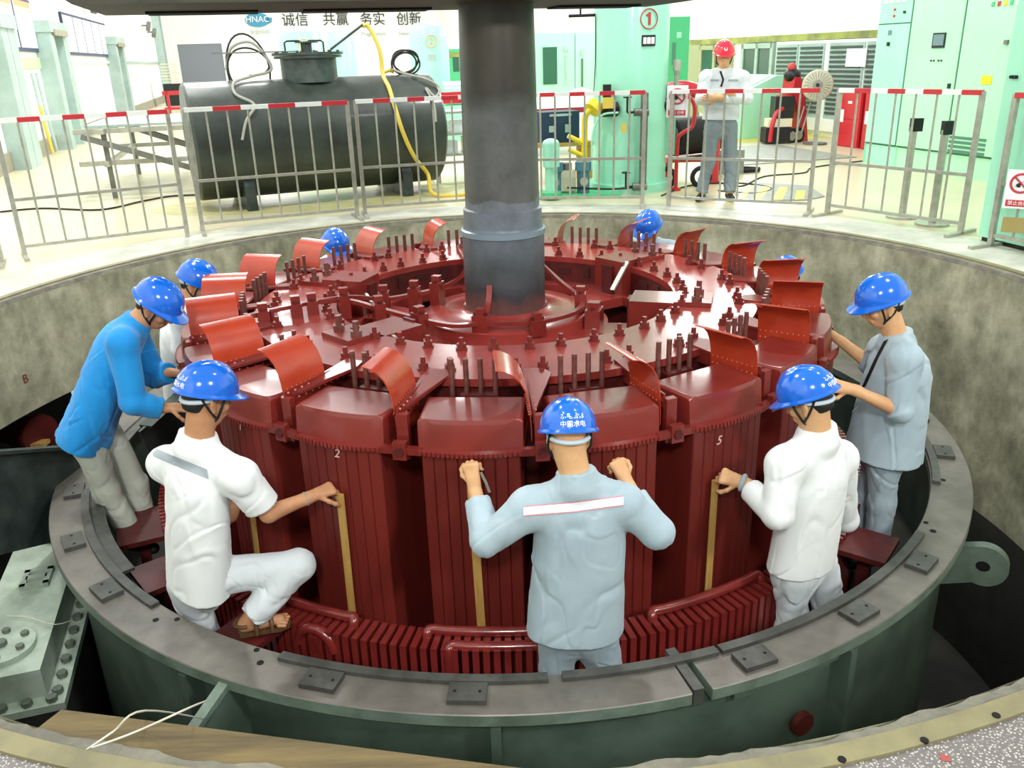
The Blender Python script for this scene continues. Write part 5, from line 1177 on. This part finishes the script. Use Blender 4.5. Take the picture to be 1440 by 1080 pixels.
bm = nb(); box(bm, Vector((.75, 4.98, .012)), (1.35, .55, .05)); tag(finish(bm, 'base_plate', GREEN), 'green base plate under the small pumps right of the shaft', 'base plate')
gp = thing('green_pump', 'small upright green pump beside the shaft', 'pump', (.62, 4.72, .04)); q = Vector((.60, 4.70, .04))
bm = nb(); cyl(bm, q, q+Vector((0, 0, .52)), .075, n=16); cyl(bm, q+Vector((0, 0, .34)), q+Vector((0, 0, .60)), .10, n=18); sphere(bm, q+Vector((0, 0, .60)), .10, 16, (1, 1, .6)); finish(bm, 'motor', MINTP, gp)
bm = nb(); cyl(bm, q, q+Vector((0, 0, .05)), .12, n=16); finish(bm, 'foot', GREEN, gp)
wp = thing('white_motor', 'pale motor block on the green base plate', 'motor', (.85, 5.0, .04)); bm = nb(); box(bm, Vector((.80, 5.02, .18)), (.22, .2, .24)); finish(bm, 'block', CREAM, wp, bevel=.02); bm = nb(); cyl(bm, Vector((.80, 5.02, .3)), Vector((.80, 5.02, .38)), .07, n=14); finish(bm, 'cap', STEELD, wp)
nc = thing('navy_case', 'navy blue case with white markings on a trestle right of the shaft', 'case', hall(2.35, 5.6, .52)); cc = hall(2.35, 5.8, .72)
bm = nb(); box(bm, cc, (.52, .38, .38), HWX, HUX); finish(bm, 'body', NAVY, nc, bevel=.02)
for x_, z_, s_ in ((0, .15, (.3, .03)), (.1, -.02, (.08, .10)), (-.12, -.02, (.08, .08))): bm = nb(); box(bm, cc-HUX*.194+HWX*x_+Vector((0, 0, z_)), (s_[0], .006, s_[1]), HWX, HUX); finish(bm, 'marking', PILG, nc)
bm = nb(); box(bm, hall(2.35, 5.8, .50), (.9, .5, .05), HWX, HUX); 
for a, b in ((-.4, -.2), (.4, -.2), (-.4, .2), (.4, .2)): box(bm, hall(2.35+a, 5.8+b, .24), (.06, .06, .48), HWX, HUX)
tag(finish(bm, 'wooden_trestle', SLAT), 'wooden trestle carrying the navy case', 'trestle')
# plastic-wrapped crates on a stand behind
st = thing('wrapped_crate', 'stack wrapped in clear plastic behind the navy case', 'crate', hall(3.4, 9.2, 0))
bm = nb(); hbox(bm, 3.0, 4.35, 8.9, 9.8, 0, .6); finish(bm, 'crate', PLASTIC, st, bevel=.05)
bm = nb(); sphere(bm, hall(3.4, 9.35, .72), .42, 20, (1.0, .8, .7)); sphere(bm, hall(4.0, 9.3, .75), .40, 20, (.95, .9, .75)); finish(bm, 'plastic_sheet', PLASTIC, st)
bm = nb(); hbox(bm, 2.2, 4.6, 8.2, 8.25, .72, .80); 
for w_ in (2.25, 4.5): hbox(bm, w_, w_+.06, 8.2, 8.26, 0, .75)
tag(finish(bm, 'red_barrier', mat('dark_red_bar', (.55, .10, .18), .5)), 'dark red barrier bar in front of the wrapped crates', 'barrier')
# switch cubicles behind: with windows
def cubicle(label, w0, w1, u0, u1, h, m, items):
    t = thing('control_cabinet', label, 'cabinet', hall((w0+w1)/2, (u0+u1)/2), None)
    bm = nb(); hbox(bm, w0, w1, u0, u1, .1, h); finish(bm, 'body', m, t, bevel=.01); bm = nb(); hbox(bm, w0+.02, w1-.02, u0+.02, u1-.02, 0, .1); finish(bm, 'plinth', MINTD, t)
    for nm, a, b, z0, z1, mm, dp in items: bm = nb(); hbox(bm, w0+(w1-w0)*a, w0+(w1-w0)*b, u0-dp, u0+.005, z0, z1); finish(bm, nm, mm, t)
    return t
cubicle('pale mint cabinet with glass door just right of the shaft', 4.4, 5.62, 14.0, 14.8, 2.05, MINT, [('glass_door', .38, .65, .98, 1.76, GLASS, .02), ('handle_slot', .81, .85, .98, 1.58, PILG, .02), ('meter', .79, .87, 1.66, 1.76, PILG, .02)])
cubicle('pale mint cabinet behind the wire left of tank marked 1', 5.64, 6.3, 14.0, 14.8, 2.05, MINT, [('handle_slot', .20, .27, .9, 1.5, mat('slot_green', (.33, .44, .36), .5), .02), ('meter', .18, .28, 1.56, 1.68, PILG, .02)])
cubicle('saturated green cabinet right of tank marked 1', 5.95, 6.65, 10.5, 11.3, 2.2, GREEN, [('vent_slot', .12, .22, 1.35, 1.75, MINTD, .01), ('vent_slot', .5, .6, 1.35, 1.75, MINTD, .01), ('label_plate', .12, .25, 1.83, 1.93, MINT, .01), ('label_plate', .62, .75, 1.83, 1.93, MINT, .01)])
cubicle('green cabinet with dark window just left of the shaft, beyond the tanks', 4.2, 4.95, 22, 22.8, 1.85, GREEN, [('window', .5, .75, 1.2, 1.7, GLASS, .02), ('top_band', 0, 1, 1.62, 1.75, OLIVE, .03)])
gm = thing('green_machine', 'rounded mint machine beside the shaft at left, behind barrier', 'machine', hall(2.5, 12.6)); bm = nb(); cyl(bm, hall(2.25, 12.6, .92), hall(2.75, 12.6, .92), .24, n=24); box(bm, hall(2.5, 12.6, .35), (.5, .5, .7), HWX, HUX); finish(bm, 'body', MINTP, gm, bevel=.02)
for k, (z_, m_) in enumerate(((1.02, INKR), (.90, INKR))):
    bm = nb(); hbox(bm, .95, 2.0, 8.8+.3*k, 8.86+.3*k, z_, z_+.07)
    for w_ in (1.0, 1.9): hbox(bm, w_, w_+.05, 8.8+.3*k, 8.86+.3*k, 0, z_)
    tag(finish(bm, 'red_barrier', REDX), ['rear red barrier bar between the black tank and shaft', 'front red barrier bar between black tank and shaft'][k], 'barrier')
sr = thing('storage_rack', 'white storage rack seen between black tank and shaft', 'rack', hall(1.2, 6.6))
for z_ in (.35, .62, .90): bm = nb(); hbox(bm, .85, 2.0, 6.4, 6.9, z_, z_+.03); finish(bm, 'shelf', STEEL, sr)
for w_ in (.85, 1.95):
    for u_ in (6.4, 6.86): bm = nb(); hbox(bm, w_, w_+.04, u_, u_+.04, 0, .95); finish(bm, 'upright', STEEL, sr)
for k, (w_, z_, h_) in enumerate(((1.05, .38, .16), (1.4, .38, .2), (1.2, .65, .15), (1.6, .65, .18))):
    bm = nb(); box(bm, hall(w_, 6.65, z_+h_/2), (.24, .3, h_), HWX, HUX); tag(finish(bm, 'carton', CREAM if k % 2 else PLASTIC), ['pale carton on the middle rack shelf at left', 'cream carton on middle rack shelf at right', 'pale carton under the top rack shelf at left', 'cream carton under the top rack shelf at right'][k], 'carton')
# red fire pipe group behind red man
rp = thing('red_pipe', 'red bent fire pipe left of the man in red helmet', 'pipe', (2.3, 5.0, 0)); q = atz(950, 268)
bm = nb(); tube(bm, smooth_path([q, q+Vector((0, 0, .55)), q+Vector((.03, 0, .66)), q+Vector((.16, 0, .74)), q+Vector((.19, 0, .85)), q+Vector((.18, 0, 1.0)), q+Vector((.10, 0, 1.09)), q+Vector((-.08, 0, 1.10))], 5), .024, 10); finish(bm, 'pipe', REDX, rp)
bm = nb(); cyl(bm, q, q+Vector((0, 0, .03)), .06, n=14); finish(bm, 'foot_flange', REDX, rp)
bh = thing('red_hose', 'thick red hose bend behind the red pipe', 'hose', (2.6, 5.6, 0)); q2 = Vector((2.28, 5.5, 0))
bm = nb(); tube(bm, smooth_path([q2+Vector((-.35, 0, 1.12)), q2+Vector((.0, 0, 1.18)), q2+Vector((.28, .05, 1.06)), q2+Vector((.42, .1, .80)), q2+Vector((.44, .1, 0.0))], 5), .085, 14); finish(bm, 'bend', REDX, bh)
bv_ = thing('black_valve', 'black valve unit mounted on the right of tank marked 1', 'valve', c1+Vector((.5, -.05, 1.0))); q = c1+x1*.50+d1*.10
bm = nb(); cyl(bm, q-x1*.1+Vector((0, 0, 1.0)), q+x1*.10+Vector((0, 0, 1.0)), .08, n=16); box(bm, q+Vector((0, 0, 1.14)), (.10, .10, .16)); finish(bm, 'valve_body', BLACK, bv_)
bm = nb(); cyl(bm, q+x1*.04+Vector((0, 0, 1.2)), q+x1*.04+Vector((0, 0, 1.42)), .03, n=10); cyl(bm, q+x1*.04+Vector((0, 0, 1.38)), q+x1*.04+Vector((0, 0, 1.5)), .05, n=14); finish(bm, 'gauge_head', STEEL, bv_)
bm = nb(); box(bm, q+Vector((0, .05, .72)), (.12, .06, .62), x1); finish(bm, 'green_cover', MINTP, bv_)
mt = thing('black_motor', 'black electric motor on orange frame behind the man in red helmet', 'motor', (2.55, 6.2, 0)); q = Vector((2.45, 6.1, 0))
bm = nb(); cyl(bm, q+Vector((-.20, -.1, .55)), q+Vector((.45, .25, .55)), .24, n=24); finish(bm, 'housing', RUBBER, mt)
bm = nb(); cyl(bm, q+Vector((-.26, -.13, .55)), q+Vector((-.20, -.1, .55)), .17, n=20); finish(bm, 'end_cover', STEELD, mt)
bm = nb(); box(bm, q+Vector((.1, .05, .26)), (.7, .4, .06)); 
for a, b in ((-.2, -.12), (.4, -.12), (-.2, .2), (.4, .2)): box(bm, q+Vector((a, b, .13)), (.05, .05, .25))
finish(bm, 'frame', mat('orange_frame', (.72, .30, .14), .5), mt)
for k, dx in enumerate((-.1, .12)):
    bm = nb(); cc = Vector((2.28+dx*2, 5.35, .12)); tube(bm, [cc+Vector((.11*math.cos(a), 0, .11*math.sin(a))) for a in [2*PI*i/20 for i in range(20)]], .03, 8, True); tag(finish(bm, 'rubber_wheel', RUBBER), ['small black wheel on floor left of the red pipe foot', 'small black wheel on the floor right of the red pipe foot'][k], 'wheel')
bx = thing('grey_box', 'small grey metal box on the floor between the legs of the man in red helmet', 'box', (3.0, 5.9, 0)); q = atz(1020, 246); bm = nb(); box(bm, q+Vector((.05, .2, .16)), (.42, .3, .32)); finish(bm, 'body', PLATEG, bx, bevel=.01); bm = nb(); box(bm, q+Vector((-.1, .045, .16)), (.06, .02, .2)); finish(bm, 'handle', BLACK, bx)
hose('black_cable', 'coil of black cable on the floor right of the man in red helmet', 'cable', [atz(1045, 240, .015)+Vector((.22*math.cos(a), .16*math.sin(a), .01*i_/10)) for i_, a in enumerate([2*PI*i/10 for i in range(31)])], .02, RUBBER, 3)
hose('thin_cable', 'thin dark cable curving over the floor to the mint cabinets', 'cable', [atz(1000, 252, .01), atz(1040, 262, .01), atz(1075, 248, .01), atz(1130, 243, .01), atz(1145, 235, .01), atz(1215, 226, .01)], .009, CABLEK)
hose('thin_cable', 'thin dark cable on the floor around the shoes of the man in red helmet', 'cable', [atz(930, 275, .01), atz(965, 262, .01), atz(1000, 258, .01), atz(1050, 258, .01), atz(1085, 265, .01), atz(1060, 272, .01), atz(1010, 268, .01)], .009, CABLEK)

# ================================================================== RIGHT SIDE
bm = nb(); hbox(bm, 5.0, 8.95, 9.0, 13.5, .0005, .0025); tag(finish(bm, 'floor_marking', FLOORY), 'yellow painted floor strip in front of the red cabinets', 'marking')
bm = nb(); hbox(bm, 5.0, 7.3, 6.1, 8.4, .001, .012); tag(finish(bm, 'steel_floor_plate', PLATEG), 'grey steel plate on the floor behind the man in red helmet', 'floor plate')
hp = [atz(*q, 0) for q in ((1032, 272), (1068, 258), (1136, 262), (1160, 277), (1135, 282), (1040, 283))]
bm = nb(); prism(bm, [(p.x, p.y) for p in hp], .001, .012); hpl = thing('hazard_plate', 'grey floor plate with yellow hazard stripes near the railing', 'floor plate', hp[0]); finish(bm, 'plate', PLATEG, hpl)
for q in (((1048, 264), (1060, 261), (1046, 281), (1035, 282)), ((1072, 262), (1084, 262), (1070, 281), (1056, 282)), ((1096, 263), (1108, 263), (1100, 281), (1086, 281)), ((1120, 268), (1133, 268), (1130, 280), (1118, 281))):
    bm = nb(); prism(bm, [(p.x, p.y) for p in [atz(*a, .012) for a in q]], .0121, .0135); finish(bm, 'yellow_stripe', YELL, hpl)
def big_cab(label, u0, u1, m, w0=7.0, w1=7.9, h=2.6, items=(), split=None):
    t = thing('switchgear_cabinet', label, 'cabinet', hall((w0+w1)/2, (u0+u1)/2), 'mint switchgear row')
    bm = nb(); hbox(bm, w0+.012, w1, u0, u1, .28, h); finish(bm, 'body', MINTD, t)
    bm = nb(); hbox(bm, w0+.03, w1, u0, u1, 0, .27); finish(bm, 'plinth', m, t)
    zs = [.29, h] if split is None else [.29, split, h]
    for a, b in zip(zs, zs[1:]):
        bm = nb(); hbox(bm, w0, w0+.02, u0+.012, u1-.012, a+.008, b-.008); finish(bm, 'door', m, t, bevel=.004)
    for nm, a, b, z0, z1, mm, dp in items: bm = nb(); hbox(bm, w0-dp, w0+.01, a, b, z0, z1); finish(bm, nm, mm, t)
    bm = nb(); hbox(bm, w0+.012, w1, u1-.003, u1+.003, 0, h); finish(bm, 'side_panel', m, t)
    return t
big_cab('mint cabinet with meters, left end of the switchgear row', 4.93, 5.58, MINT, split=1.86, items=[('meter', 5.42-.12*i, 5.5-.12*i, 2.12, 2.24, HW, .012) for i in range(4)] + [('display', 5.28, 5.34, 1.72, 1.78, LAMPG, .012), ('knob', 5.29, 5.32, 1.58, 1.63, BLACK, .03), ('button', 5.25, 5.28, 2.02, 2.05, INKR, .015), ('button', 5.25, 5.28, 1.94, 1.97, INKR, .015), ('button', 5.05, 5.09, 1.98, 2.01, BLACK, .015)])
big_cab('mint cabinet with small screen, second in the switchgear row', 4.0, 4.92, MINTG, items=[('screen_frame', 4.26, 4.48, 1.54, 1.72, BLACK, .012), ('screen', 4.28, 4.46, 1.57, 1.70, LAMPG, .016)] + [('button', 4.27+.05*i+(.03 if i > 1 else 0), 4.29+.05*i+(.03 if i > 1 else 0), 1.38, 1.40, INK, .012) for i in range(4)] + [('handle', 4.06, 4.10, 1.06, 1.12, BLACK, .02)])
big_cab('mint cabinet with yellow label and vents, third in the switchgear row', 3.05, 3.99, MINTG, items=[('yellow_label', 3.42, 3.58, 1.12, 1.22, YELL, .006), ('knob', 3.26, 3.31, 1.56, 1.61, STEELD, .03)] + [('lamp', 3.56-.09*i, 3.60-.09*i, 1.98, 2.03, (GREEN, INKR, YELL, GREEN, HW)[i], .012) for i in range(5)] + [('vent', 3.35, 3.95, .30+.055*i, .335+.055*i, MINTD, .004) for i in range(4)])
big_cab('mint cabinet with square meter, fourth in the switchgear row', 2.0, 3.04, MINT, items=[('meter', 2.85, 3.0, 1.58, 1.76, HW, .012), ('meter_dot', 2.91, 2.94, 1.65, 1.69, INK, .016)])
nc_ = thing('control_cabinet', 'mint cabinet standing nearest the pit at the right edge', 'cabinet', hall(4.9, .2))
bm = nb(); hbox(bm, 4.41, 5.4, -.6, .62, .04, 2.3); finish(bm, 'body', MINT, nc_, bevel=.008)
bm = nb(); hbox(bm, 4.43, 5.38, -.58, .6, 0, .05); finish(bm, 'plinth', BLACK, nc_)
for u_ in (.545, .505): bm = nb(); cyl(bm, hall(4.41, u_, 1.33), hall(4.385, u_, 1.33), .014, n=12); finish(bm, 'knob', BLACK, nc_)
# stainless belt posts with black heads
for k, (u, v) in enumerate(((1268, 306), (1310, 316))):
    q = atz(u, v); t = thing('belt_post', ['stainless belt post with black head, left one of the pair', 'stainless belt post with black head, right one of the pair'][k], 'post', q, 'belt posts')
    bm = nb(); cyl(bm, q, q+Vector((0, 0, .02)), .15, n=28); finish(bm, 'base', STEEL, t)
    bm = nb(); cyl(bm, q, q+Vector((0, 0, .86)), .035, n=18); finish(bm, 'pole', STEEL, t)
    bm = nb(); box(bm, q+Vector((.02, 0, .88)), (.10, .07, .12)); finish(bm, 'head', BLACK, t, bevel=.01)
# red cabinets
for k, (u0, u1) in enumerate(((7.15, 7.72), (6.35, 7.08))):
    t = thing('red_cabinet', ['low red cabinet left of the mint switchgear', 'low red cabinet half hidden behind the mint switchgear'][k], 'cabinet', hall(8.4, (u0+u1)/2), 'red cabinets')
    bm = nb(); hbox(bm, 8.1, 8.65, u0, u1, 0, .92); finish(bm, 'body', REDX, t, bevel=.008)
    for z0, z1 in ((.02, .44), (.46, .90)): bm = nb(); hbox(bm, 8.085, 8.105, u0+.02, u1-.02, z0, z1); dr = finish(bm, 'door', REDX, t, bevel=.004)
    bm = nb(); hbox(bm, 8.078, 8.09, u1-.14, u1-.06, .40, .60); finish(bm, 'white_label', HW, t)
    bm = nb(); hbox(bm, 8.078, 8.09, u0+.24, u0+.34, .70, .74); finish(bm, 'lettering_patch', HW, t)
# louvre doors of the far right enclosure
lv = thing('louvre_enclosure', 'grey louvred door bank along the right wall behind the fan', 'louvre doors', hall(8.9, 9.7))
for (u0, u1) in ((9.45, 10.25), (10.30, 11.05), (8.3, 9.3), (7.3, 8.25)):
    bm = nb(); hbox(bm, 8.90, 8.94, u0, u1, .32, 1.66); fr = finish(bm, 'door_leaf', PILG, lv)
    bm = nb()
    for i in range(15): box(bm, hall(8.885, (u0+u1)/2, .43+.082*i), (.05, u1-u0-.10, .035), HWX, HUX, None) if False else box(bm, hall(8.89, (u0+u1)/2, .43+.082*i), (.012, u1-u0-.10, .045), HWX, HUX)
    finish(bm, 'louvre_slats', mat('louvre_dark', (.26, .30, .29), .5), fr, smooth=False)
bm = nb(); hbox(bm, 8.86, 8.96, 7.3, 11.05, .10, .32); finish(bm, 'sill', WHITE, lv)
bm = nb(); hbox(bm, 8.92, 8.985, 7.2, 11.1, 0, 1.71); finish(bm, 'frame', WHITEG, lv)
bm = nb(); hbox(bm, 8.87, 8.885, 8.2, 8.75, 1.25, 1.55); tag(finish(bm, 'notice_sheet', HW), 'white notice sheet stuck on the louvred doors', 'notice')
for i, (u0, u1) in enumerate(((11.15, 12.4), (12.9, 14.3))):
    bm = nb(); hbox(bm, 8.90, 8.985, u0, u1, .25, 1.68); struct('window_%d' % (i+1), bm, GLASS)
    bm = nb()
    for a, b, z0, z1 in ((u0, u1, 1.60, 1.70), (u0, u1, .2, .95), (u0, u0+.1, .2, 1.7), (u1-.1, u1, .2, 1.7), ((u0+u1)/2-.05, (u0+u1)/2+.05, .2, 1.7)): hbox(bm, 8.87, 8.99, a, b, z0, z1)
    struct('trim_%d' % (30+i), bm, PILG if i == 0 else OLIVEW)
bm = nb(); hbox(bm, 8.93, 8.995, 14.4, 17.5, 0, 1.72); struct('trim_33', bm, OLIVEW)
# mint console desk
cd_ = thing('control_desk', 'mint sloping control desk behind the man in red helmet', 'desk', hall(8.0, 10.3))
prof = [(7.35, 0), (8.3, 0), (8.3, 1.12), (8.0, 1.12), (7.35, .86)]
bm = nb(); prism(bm, prof, 9.55, 10.9, lambda x, y, z: hall(x, z, y)); finish(bm, 'body', MINT, cd_, bevel=.01)
bm = nb(); prism(bm, [(7.45, .905), (7.95, 1.105), (7.95, 1.115), (7.45, .915)], 9.7, 10.75, lambda x, y, z: hall(x, z, y)); finish(bm, 'sloping_panel', MINTG, cd_)
# red wheeled machine
rm = thing('wheeled_machine', 'red upright wheeled machine with two black wheels in front of louvres', 'machine', hall(7.9, 9.0)); q = atz(1122, 200)
def RP(x, y, z): return q + Vector((.90, .44, 0)).normalized()*x + Vector((-.44, .90, 0)).normalized()*y + Vector((0, 0, z))
bm = nb(); prism(bm, [(-.02, .0), (.20, .0), (.02, .92), (-.12, 1.12), (-.24, 1.12), (-.26, .85), (-.13, .62)], .06, .34, lambda x, y, z: RP(x+.1, z, y)); finish(bm, 'body', REDX, rm, bevel=.012)
bm = nb(); sphere(bm, RP(-.08, .2, 1.14), .15, 16, (1, 1, .8)); finish(bm, 'black_cap', BLACK, rm); bm = nb(); sphere(bm, RP(-.10, .2, 1.27), .08, 12); finish(bm, 'red_knob', INKR, rm)
for x_ in (-.16, .02):
    bm = nb(); cc = RP(x_, 0 if x_ < 0 else .02, .12); d_ = Vector((-.44, .90, 0)).normalized(); x2, y2, _ = frame(d_)
    tube(bm, [cc+x2*.105*math.cos(a)+y2*.105*math.sin(a) for a in [2*PI*i/24 for i in range(24)]], .032, 8, True); wh = finish(bm, 'wheel', RUBBER, rm)
    bm = nb(); cyl(bm, cc-d_*.02, cc+d_*.02, .08, n=20); finish(bm, 'hub', STEEL, wh)
bm = nb(); box(bm, RP(-.30, .15, .62), (.34, .3, .36)); finish(bm, 'engine', BLACK, rm, bevel=.03)
bm = nb(); box(bm, RP(-.40, .12, .36), (.42, .26, .14)); finish(bm, 'white_tank', CREAM, rm, bevel=.02)
bm = nb(); tube(bm, smooth_path([RP(-.62, .05, .04), RP(-.60, .05, .30), RP(-.52, .05, .52), RP(-.38, .05, .60)], 4), .04, 10); finish(bm, 'red_pipe', REDX, rm)
bm = nb(); box(bm, RP(-.42, .15, .15), (.44, .34, .26)); finish(bm, 'lower_frame', RUBBER, rm)
for z_ in (.80, .92): bm = nb(); tube(bm, [RP(-.5, .1, z_), RP(-.15, .1, z_)], .02, 8); finish(bm, 'red_rod', INKR, rm)
bm = nb(); tube(bm, [RP(-.10, -.02, .12), RP(.06, -.02, .62)], .014, 8); tube(bm, [RP(.04, -.02, .14), RP(.20, -.02, .68)], .014, 8); finish(bm, 'push_handle', STEEL, rm)
# pedestal fan
pf = thing('pedestal_fan', 'grey pedestal fan in front of the louvred doors', 'fan', hall(7.6, 8.3)); q = atz(1146, 203)
bm = nb(); cyl(bm, q, q+Vector((0, 0, .03)), .20, n=24); finish(bm, 'base', STEELD, pf)
bm = nb(); cyl(bm, q, q+Vector((0, 0, .78)), .022, n=12); finish(bm, 'stem', CREAM, pf)
fd = Vector((-.35, -.93, .1)).normalized(); fc = q+Vector((-.05, 0, .98)); fx, fy, _ = frame(fd)
bm = nb(); lathe(bm, [(0, .07), (.10, .075), (.24, .03), (.26, 0), (.24, -.05), (.12, -.09), (0, -.10)], fc, 32, axis=fd); finish(bm, 'head', mat('fan_cover_grey', (.72, .70, .62), .5), pf)
bm = nb(); cyl(bm, fc+fd*.07, fc+fd*.095, .035, n=16); finish(bm, 'hub_cap', BLACK, pf)
bm = nb()
for i in range(24): a = 2*PI*i/24; tube(bm, [fc+fd*.085+(fx*math.cos(a)+fy*math.sin(a))*.05, fc+fd*.05+(fx*math.cos(a)+fy*math.sin(a))*.2, fc+(fx*math.cos(a)+fy*math.sin(a))*.265], .003, 5)
finish(bm, 'guard', STEELD, pf)

# ================================================================== PIT: COOLER, PLANK, MACHINERY
def cooler():
    t = thing('air_cooler', 'grey-green bolted cooler cover in the pit at lower left', 'cooler', (-2.6, -2.3, -1.4)); zc = -1.12
    P = [atz(u, v, zc) for u, v in ((-60, 985), (72, 932), (98, 800), (62, 742), (38, 760))]
    a0 = atz(0, 948, zc); ctr = atz(38, 868, zc); X = (atz(95, 835, zc)-atz(62, 945, zc)).normalized(); X.z = 0; Yv = Vector((-X.y, X.x, 0))
    L_, Wd = 1.75, .40; o_ = atz(64, 945, zc)   # front right corner of the lid
    def Q(a, b, z): return o_ + X*a + Yv*b + Vector((0, 0, z))
    bm = nb(); prism(bm, [(.03, .03), (L_, .03), (L_+.1, .12), (L_+.1, Wd-.1), (L_, Wd), (.03, Wd)], -.16, 0, lambda x, y, z: Q(x, y, z)); finish(bm, 'lid', COOL, t, bevel=.018)
    bm = nb(); prism(bm, [(-.05, -.06), (L_+.05, -.06), (L_+.2, .1), (L_+.2, Wd), (L_, Wd+.09), (-.05, Wd+.09)], -.20, -.16, lambda x, y, z: Q(x, y, z)); finish(bm, 'flange', COOL, t, bevel=.004)
    bm = nb(); prism(bm, [(-.03, -.04), (L_, -.04), (L_, Wd+.07), (-.03, Wd+.07)], -2.0, -.2, lambda x, y, z: Q(x, y, z)); finish(bm, 'casing', SHADEC, t)
    for i in range(14): bm = nb(); hexa(bm, Q(.04+.125*i, -.018, -.16), (0, 0, 1), .026, .028); finish(bm, 'bolt', BOLTG, t)
    for i in range(5): bm = nb(); hexa(bm, Q(-.015, .0+.11*i, -.16), (0, 0, 1), .026, .028); finish(bm, 'bolt', BOLTG, t)
    for a, b, r in ((.26, .24, .155), (1.40, .16, .10)):
        bm = nb(); cyl(bm, Q(a, b, 0), Q(a, b, .028), r, n=32); fl = finish(bm, 'inspection_cover', COOL, t, bevel=.004)
        for i in range(6): bm = nb(); hexa(bm, Q(a+r*.72*math.cos(i*PI/3), b+r*.72*math.sin(i*PI/3), .028), (0, 0, 1), .02, .02); finish(bm, 'cover_bolt', BOLTG, fl)
        bm = nb(); hexa(bm, Q(a, b, .028), (0, 0, 1), .028, .026); finish(bm, 'plug', BOLTG, fl)
    bm = nb()
    for a0_, a1_, b0, b1 in ((.80, .98, .12, .15), (.80, .98, .24, .27), (.80, .83, .12, .27), (.95, .98, .12, .27), (.87, .91, .14, .25)): box(bm, Q((a0_+a1_)/2, (b0+b1)/2, .014), (a1_-a0_, b1-b0, .03), X, Yv)
    finish(bm, 'frame_handle', COOL, t)
    bm = nb(); cc = Q(.0, .52, -.10); tube(bm, [cc+X*.0+Yv*.06*math.cos(a)+Vector((0, 0, .06*math.sin(a))) for a in [2*PI*i/20 for i in range(20)]], .018, 8, True); finish(bm, 'lifting_ring', COOL, t)
cooler()
pl = [atz(88, 997, .0), atz(62, 1026, .0), atz(700, 1090, .0)]
pk = thing('wooden_plank', 'weathered wooden plank along the near edge of the pit', 'plank', (-.6, -3.75, 0))
a_ = atz(86, 996, -.005); b_ = atz(480, 1046, -.005); dv = (b_-a_).normalized(); nv = Vector((dv.y, -dv.x, 0)); b_ = a_+dv*1.55
bm = nb(); prism(bm, [(0, 0), (1.5, 0), (1.5, .30), (-.03, .13)], -.075, -.004, lambda x, y, z: a_+dv*x+nv*y+Vector((0, 0, z))); finish(bm, 'board', WOOD, pk, bevel=.006)
q0 = a_+dv*.36+Vector((0, 0, .004))
hose('string', 'white string tied round the stator rib and plank', 'string', [pol(2.98, ang(300, 965), ZR-.04), a_+dv*.36+nv*-.05+Vector((0, 0, .012)), a_+dv*.26+nv*.05+Vector((0, 0, .006)), a_+dv*.18+nv*.12+Vector((0, 0, .006))], .0028, ROPE)
hose('string', 'second strand of white string beside the knotted rib', 'string', [pol(3.02, ang(300, 965), ZR-.10), a_+dv*.24+nv*-.02+Vector((0, 0, .008)), a_+dv*.20+nv*.06+Vector((0, 0, .006)), a_+dv*.17+nv*.13+Vector((0, 0, .006))], .0028, ROPE)
hose('string', 'thin white string lying across the cooler cover', 'string', [atz(10, 866, -1.10), atz(40, 868, -1.10), atz(75, 878, -1.10), atz(100, 873, -1.15)], .0025, ROPE)
# dark recess machinery under the left pit edge
rmn = thing('red_motor', 'dull red motor in the dark recess behind the blue-jacketed man', 'motor', (-3.3, -.9, -1.3)); q = Vector((-3.95, .98, -1.16))
bm = nb(); cyl(bm, q+Vector((-.25, .1, 0)), q+Vector((.1, -.05, 0)), .13, n=24); cyl(bm, q+Vector((.1, -.05, 0)), q+Vector((.14, -.07, 0)), .16, n=24); finish(bm, 'housing', REDD, rmn)
bm = nb(); box(bm, q+Vector((.12, -.12, -.06)), (.16, .10, .03)); finish(bm, 'wood_chock', SLAT, rmn); bm = nb(); box(bm, q+Vector((-.05, .05, -.9)), (.3, .3, 1.5)); finish(bm, 'pedestal', SHADEC, rmn)
ib = thing('steel_beam', 'pale steel beam running behind the left worker into the recess', 'beam', (-3.2, -1.3, -1.2)); p0 = at(-60, 640, -1.45); p1 = at(108, 628, -.55)
bm = nb(); bar(bm, [p0, p1], .12, .02); bar(bm, [p0-Vector((0, 0, .30)), p1-Vector((0, 0, .30))], .03, .58); finish(bm, 'beam_body', [TANKD], ib)
for (u, v, Yq), nm in (((200, 590, .1), 0),):
    tb = thing('steel_bracket', 'dark steel bracket under the arms of the blue-jacketed man', 'bracket', at(230, 560, -.2)); p0 = at(205, 600, -.45); p1 = at(262, 548, -.05)
    bm = nb(); bar(bm, [p0, p1], .10, .02); bar(bm, [p0-Vector((0, .0, .3)), p1-Vector((0, 0, .3))], .02, .6); finish(bm, 'plate', TANKD, tb)
    bm = nb(); bar(bm, [p0+Vector((.04, .12, .02)), p1+Vector((0, .12, .02))], .03, .02); finish(bm, 'rim', STEELD, tb)
# red chalk letters on the pit wall
for u, v, s, sz in ((36, 533, 'B', .10),):
    d = ray(u, v); a = d.x**2+d.y**2; ox, oy = CAM_O.x-PC.x, CAM_O.y-PC.y; b = 2*(ox*d.x+oy*d.y); c = ox**2+oy**2-(PR-.004)**2; t_ = (-b+math.sqrt(b*b-4*a*c))/2/a; p = CAM_O+d*t_
    N_ = (PC-Vector((p.x, p.y, 0))).normalized(); X_ = Vector((0, 0, 1)).cross(N_); tag(text_mesh('wall_letter', s, sz, mat('chalk_red', (.50, .20, .16), .8), p, X_, (0, 0, 1), None, .001), 'faint red letter B painted on the left pit wall', 'letter')
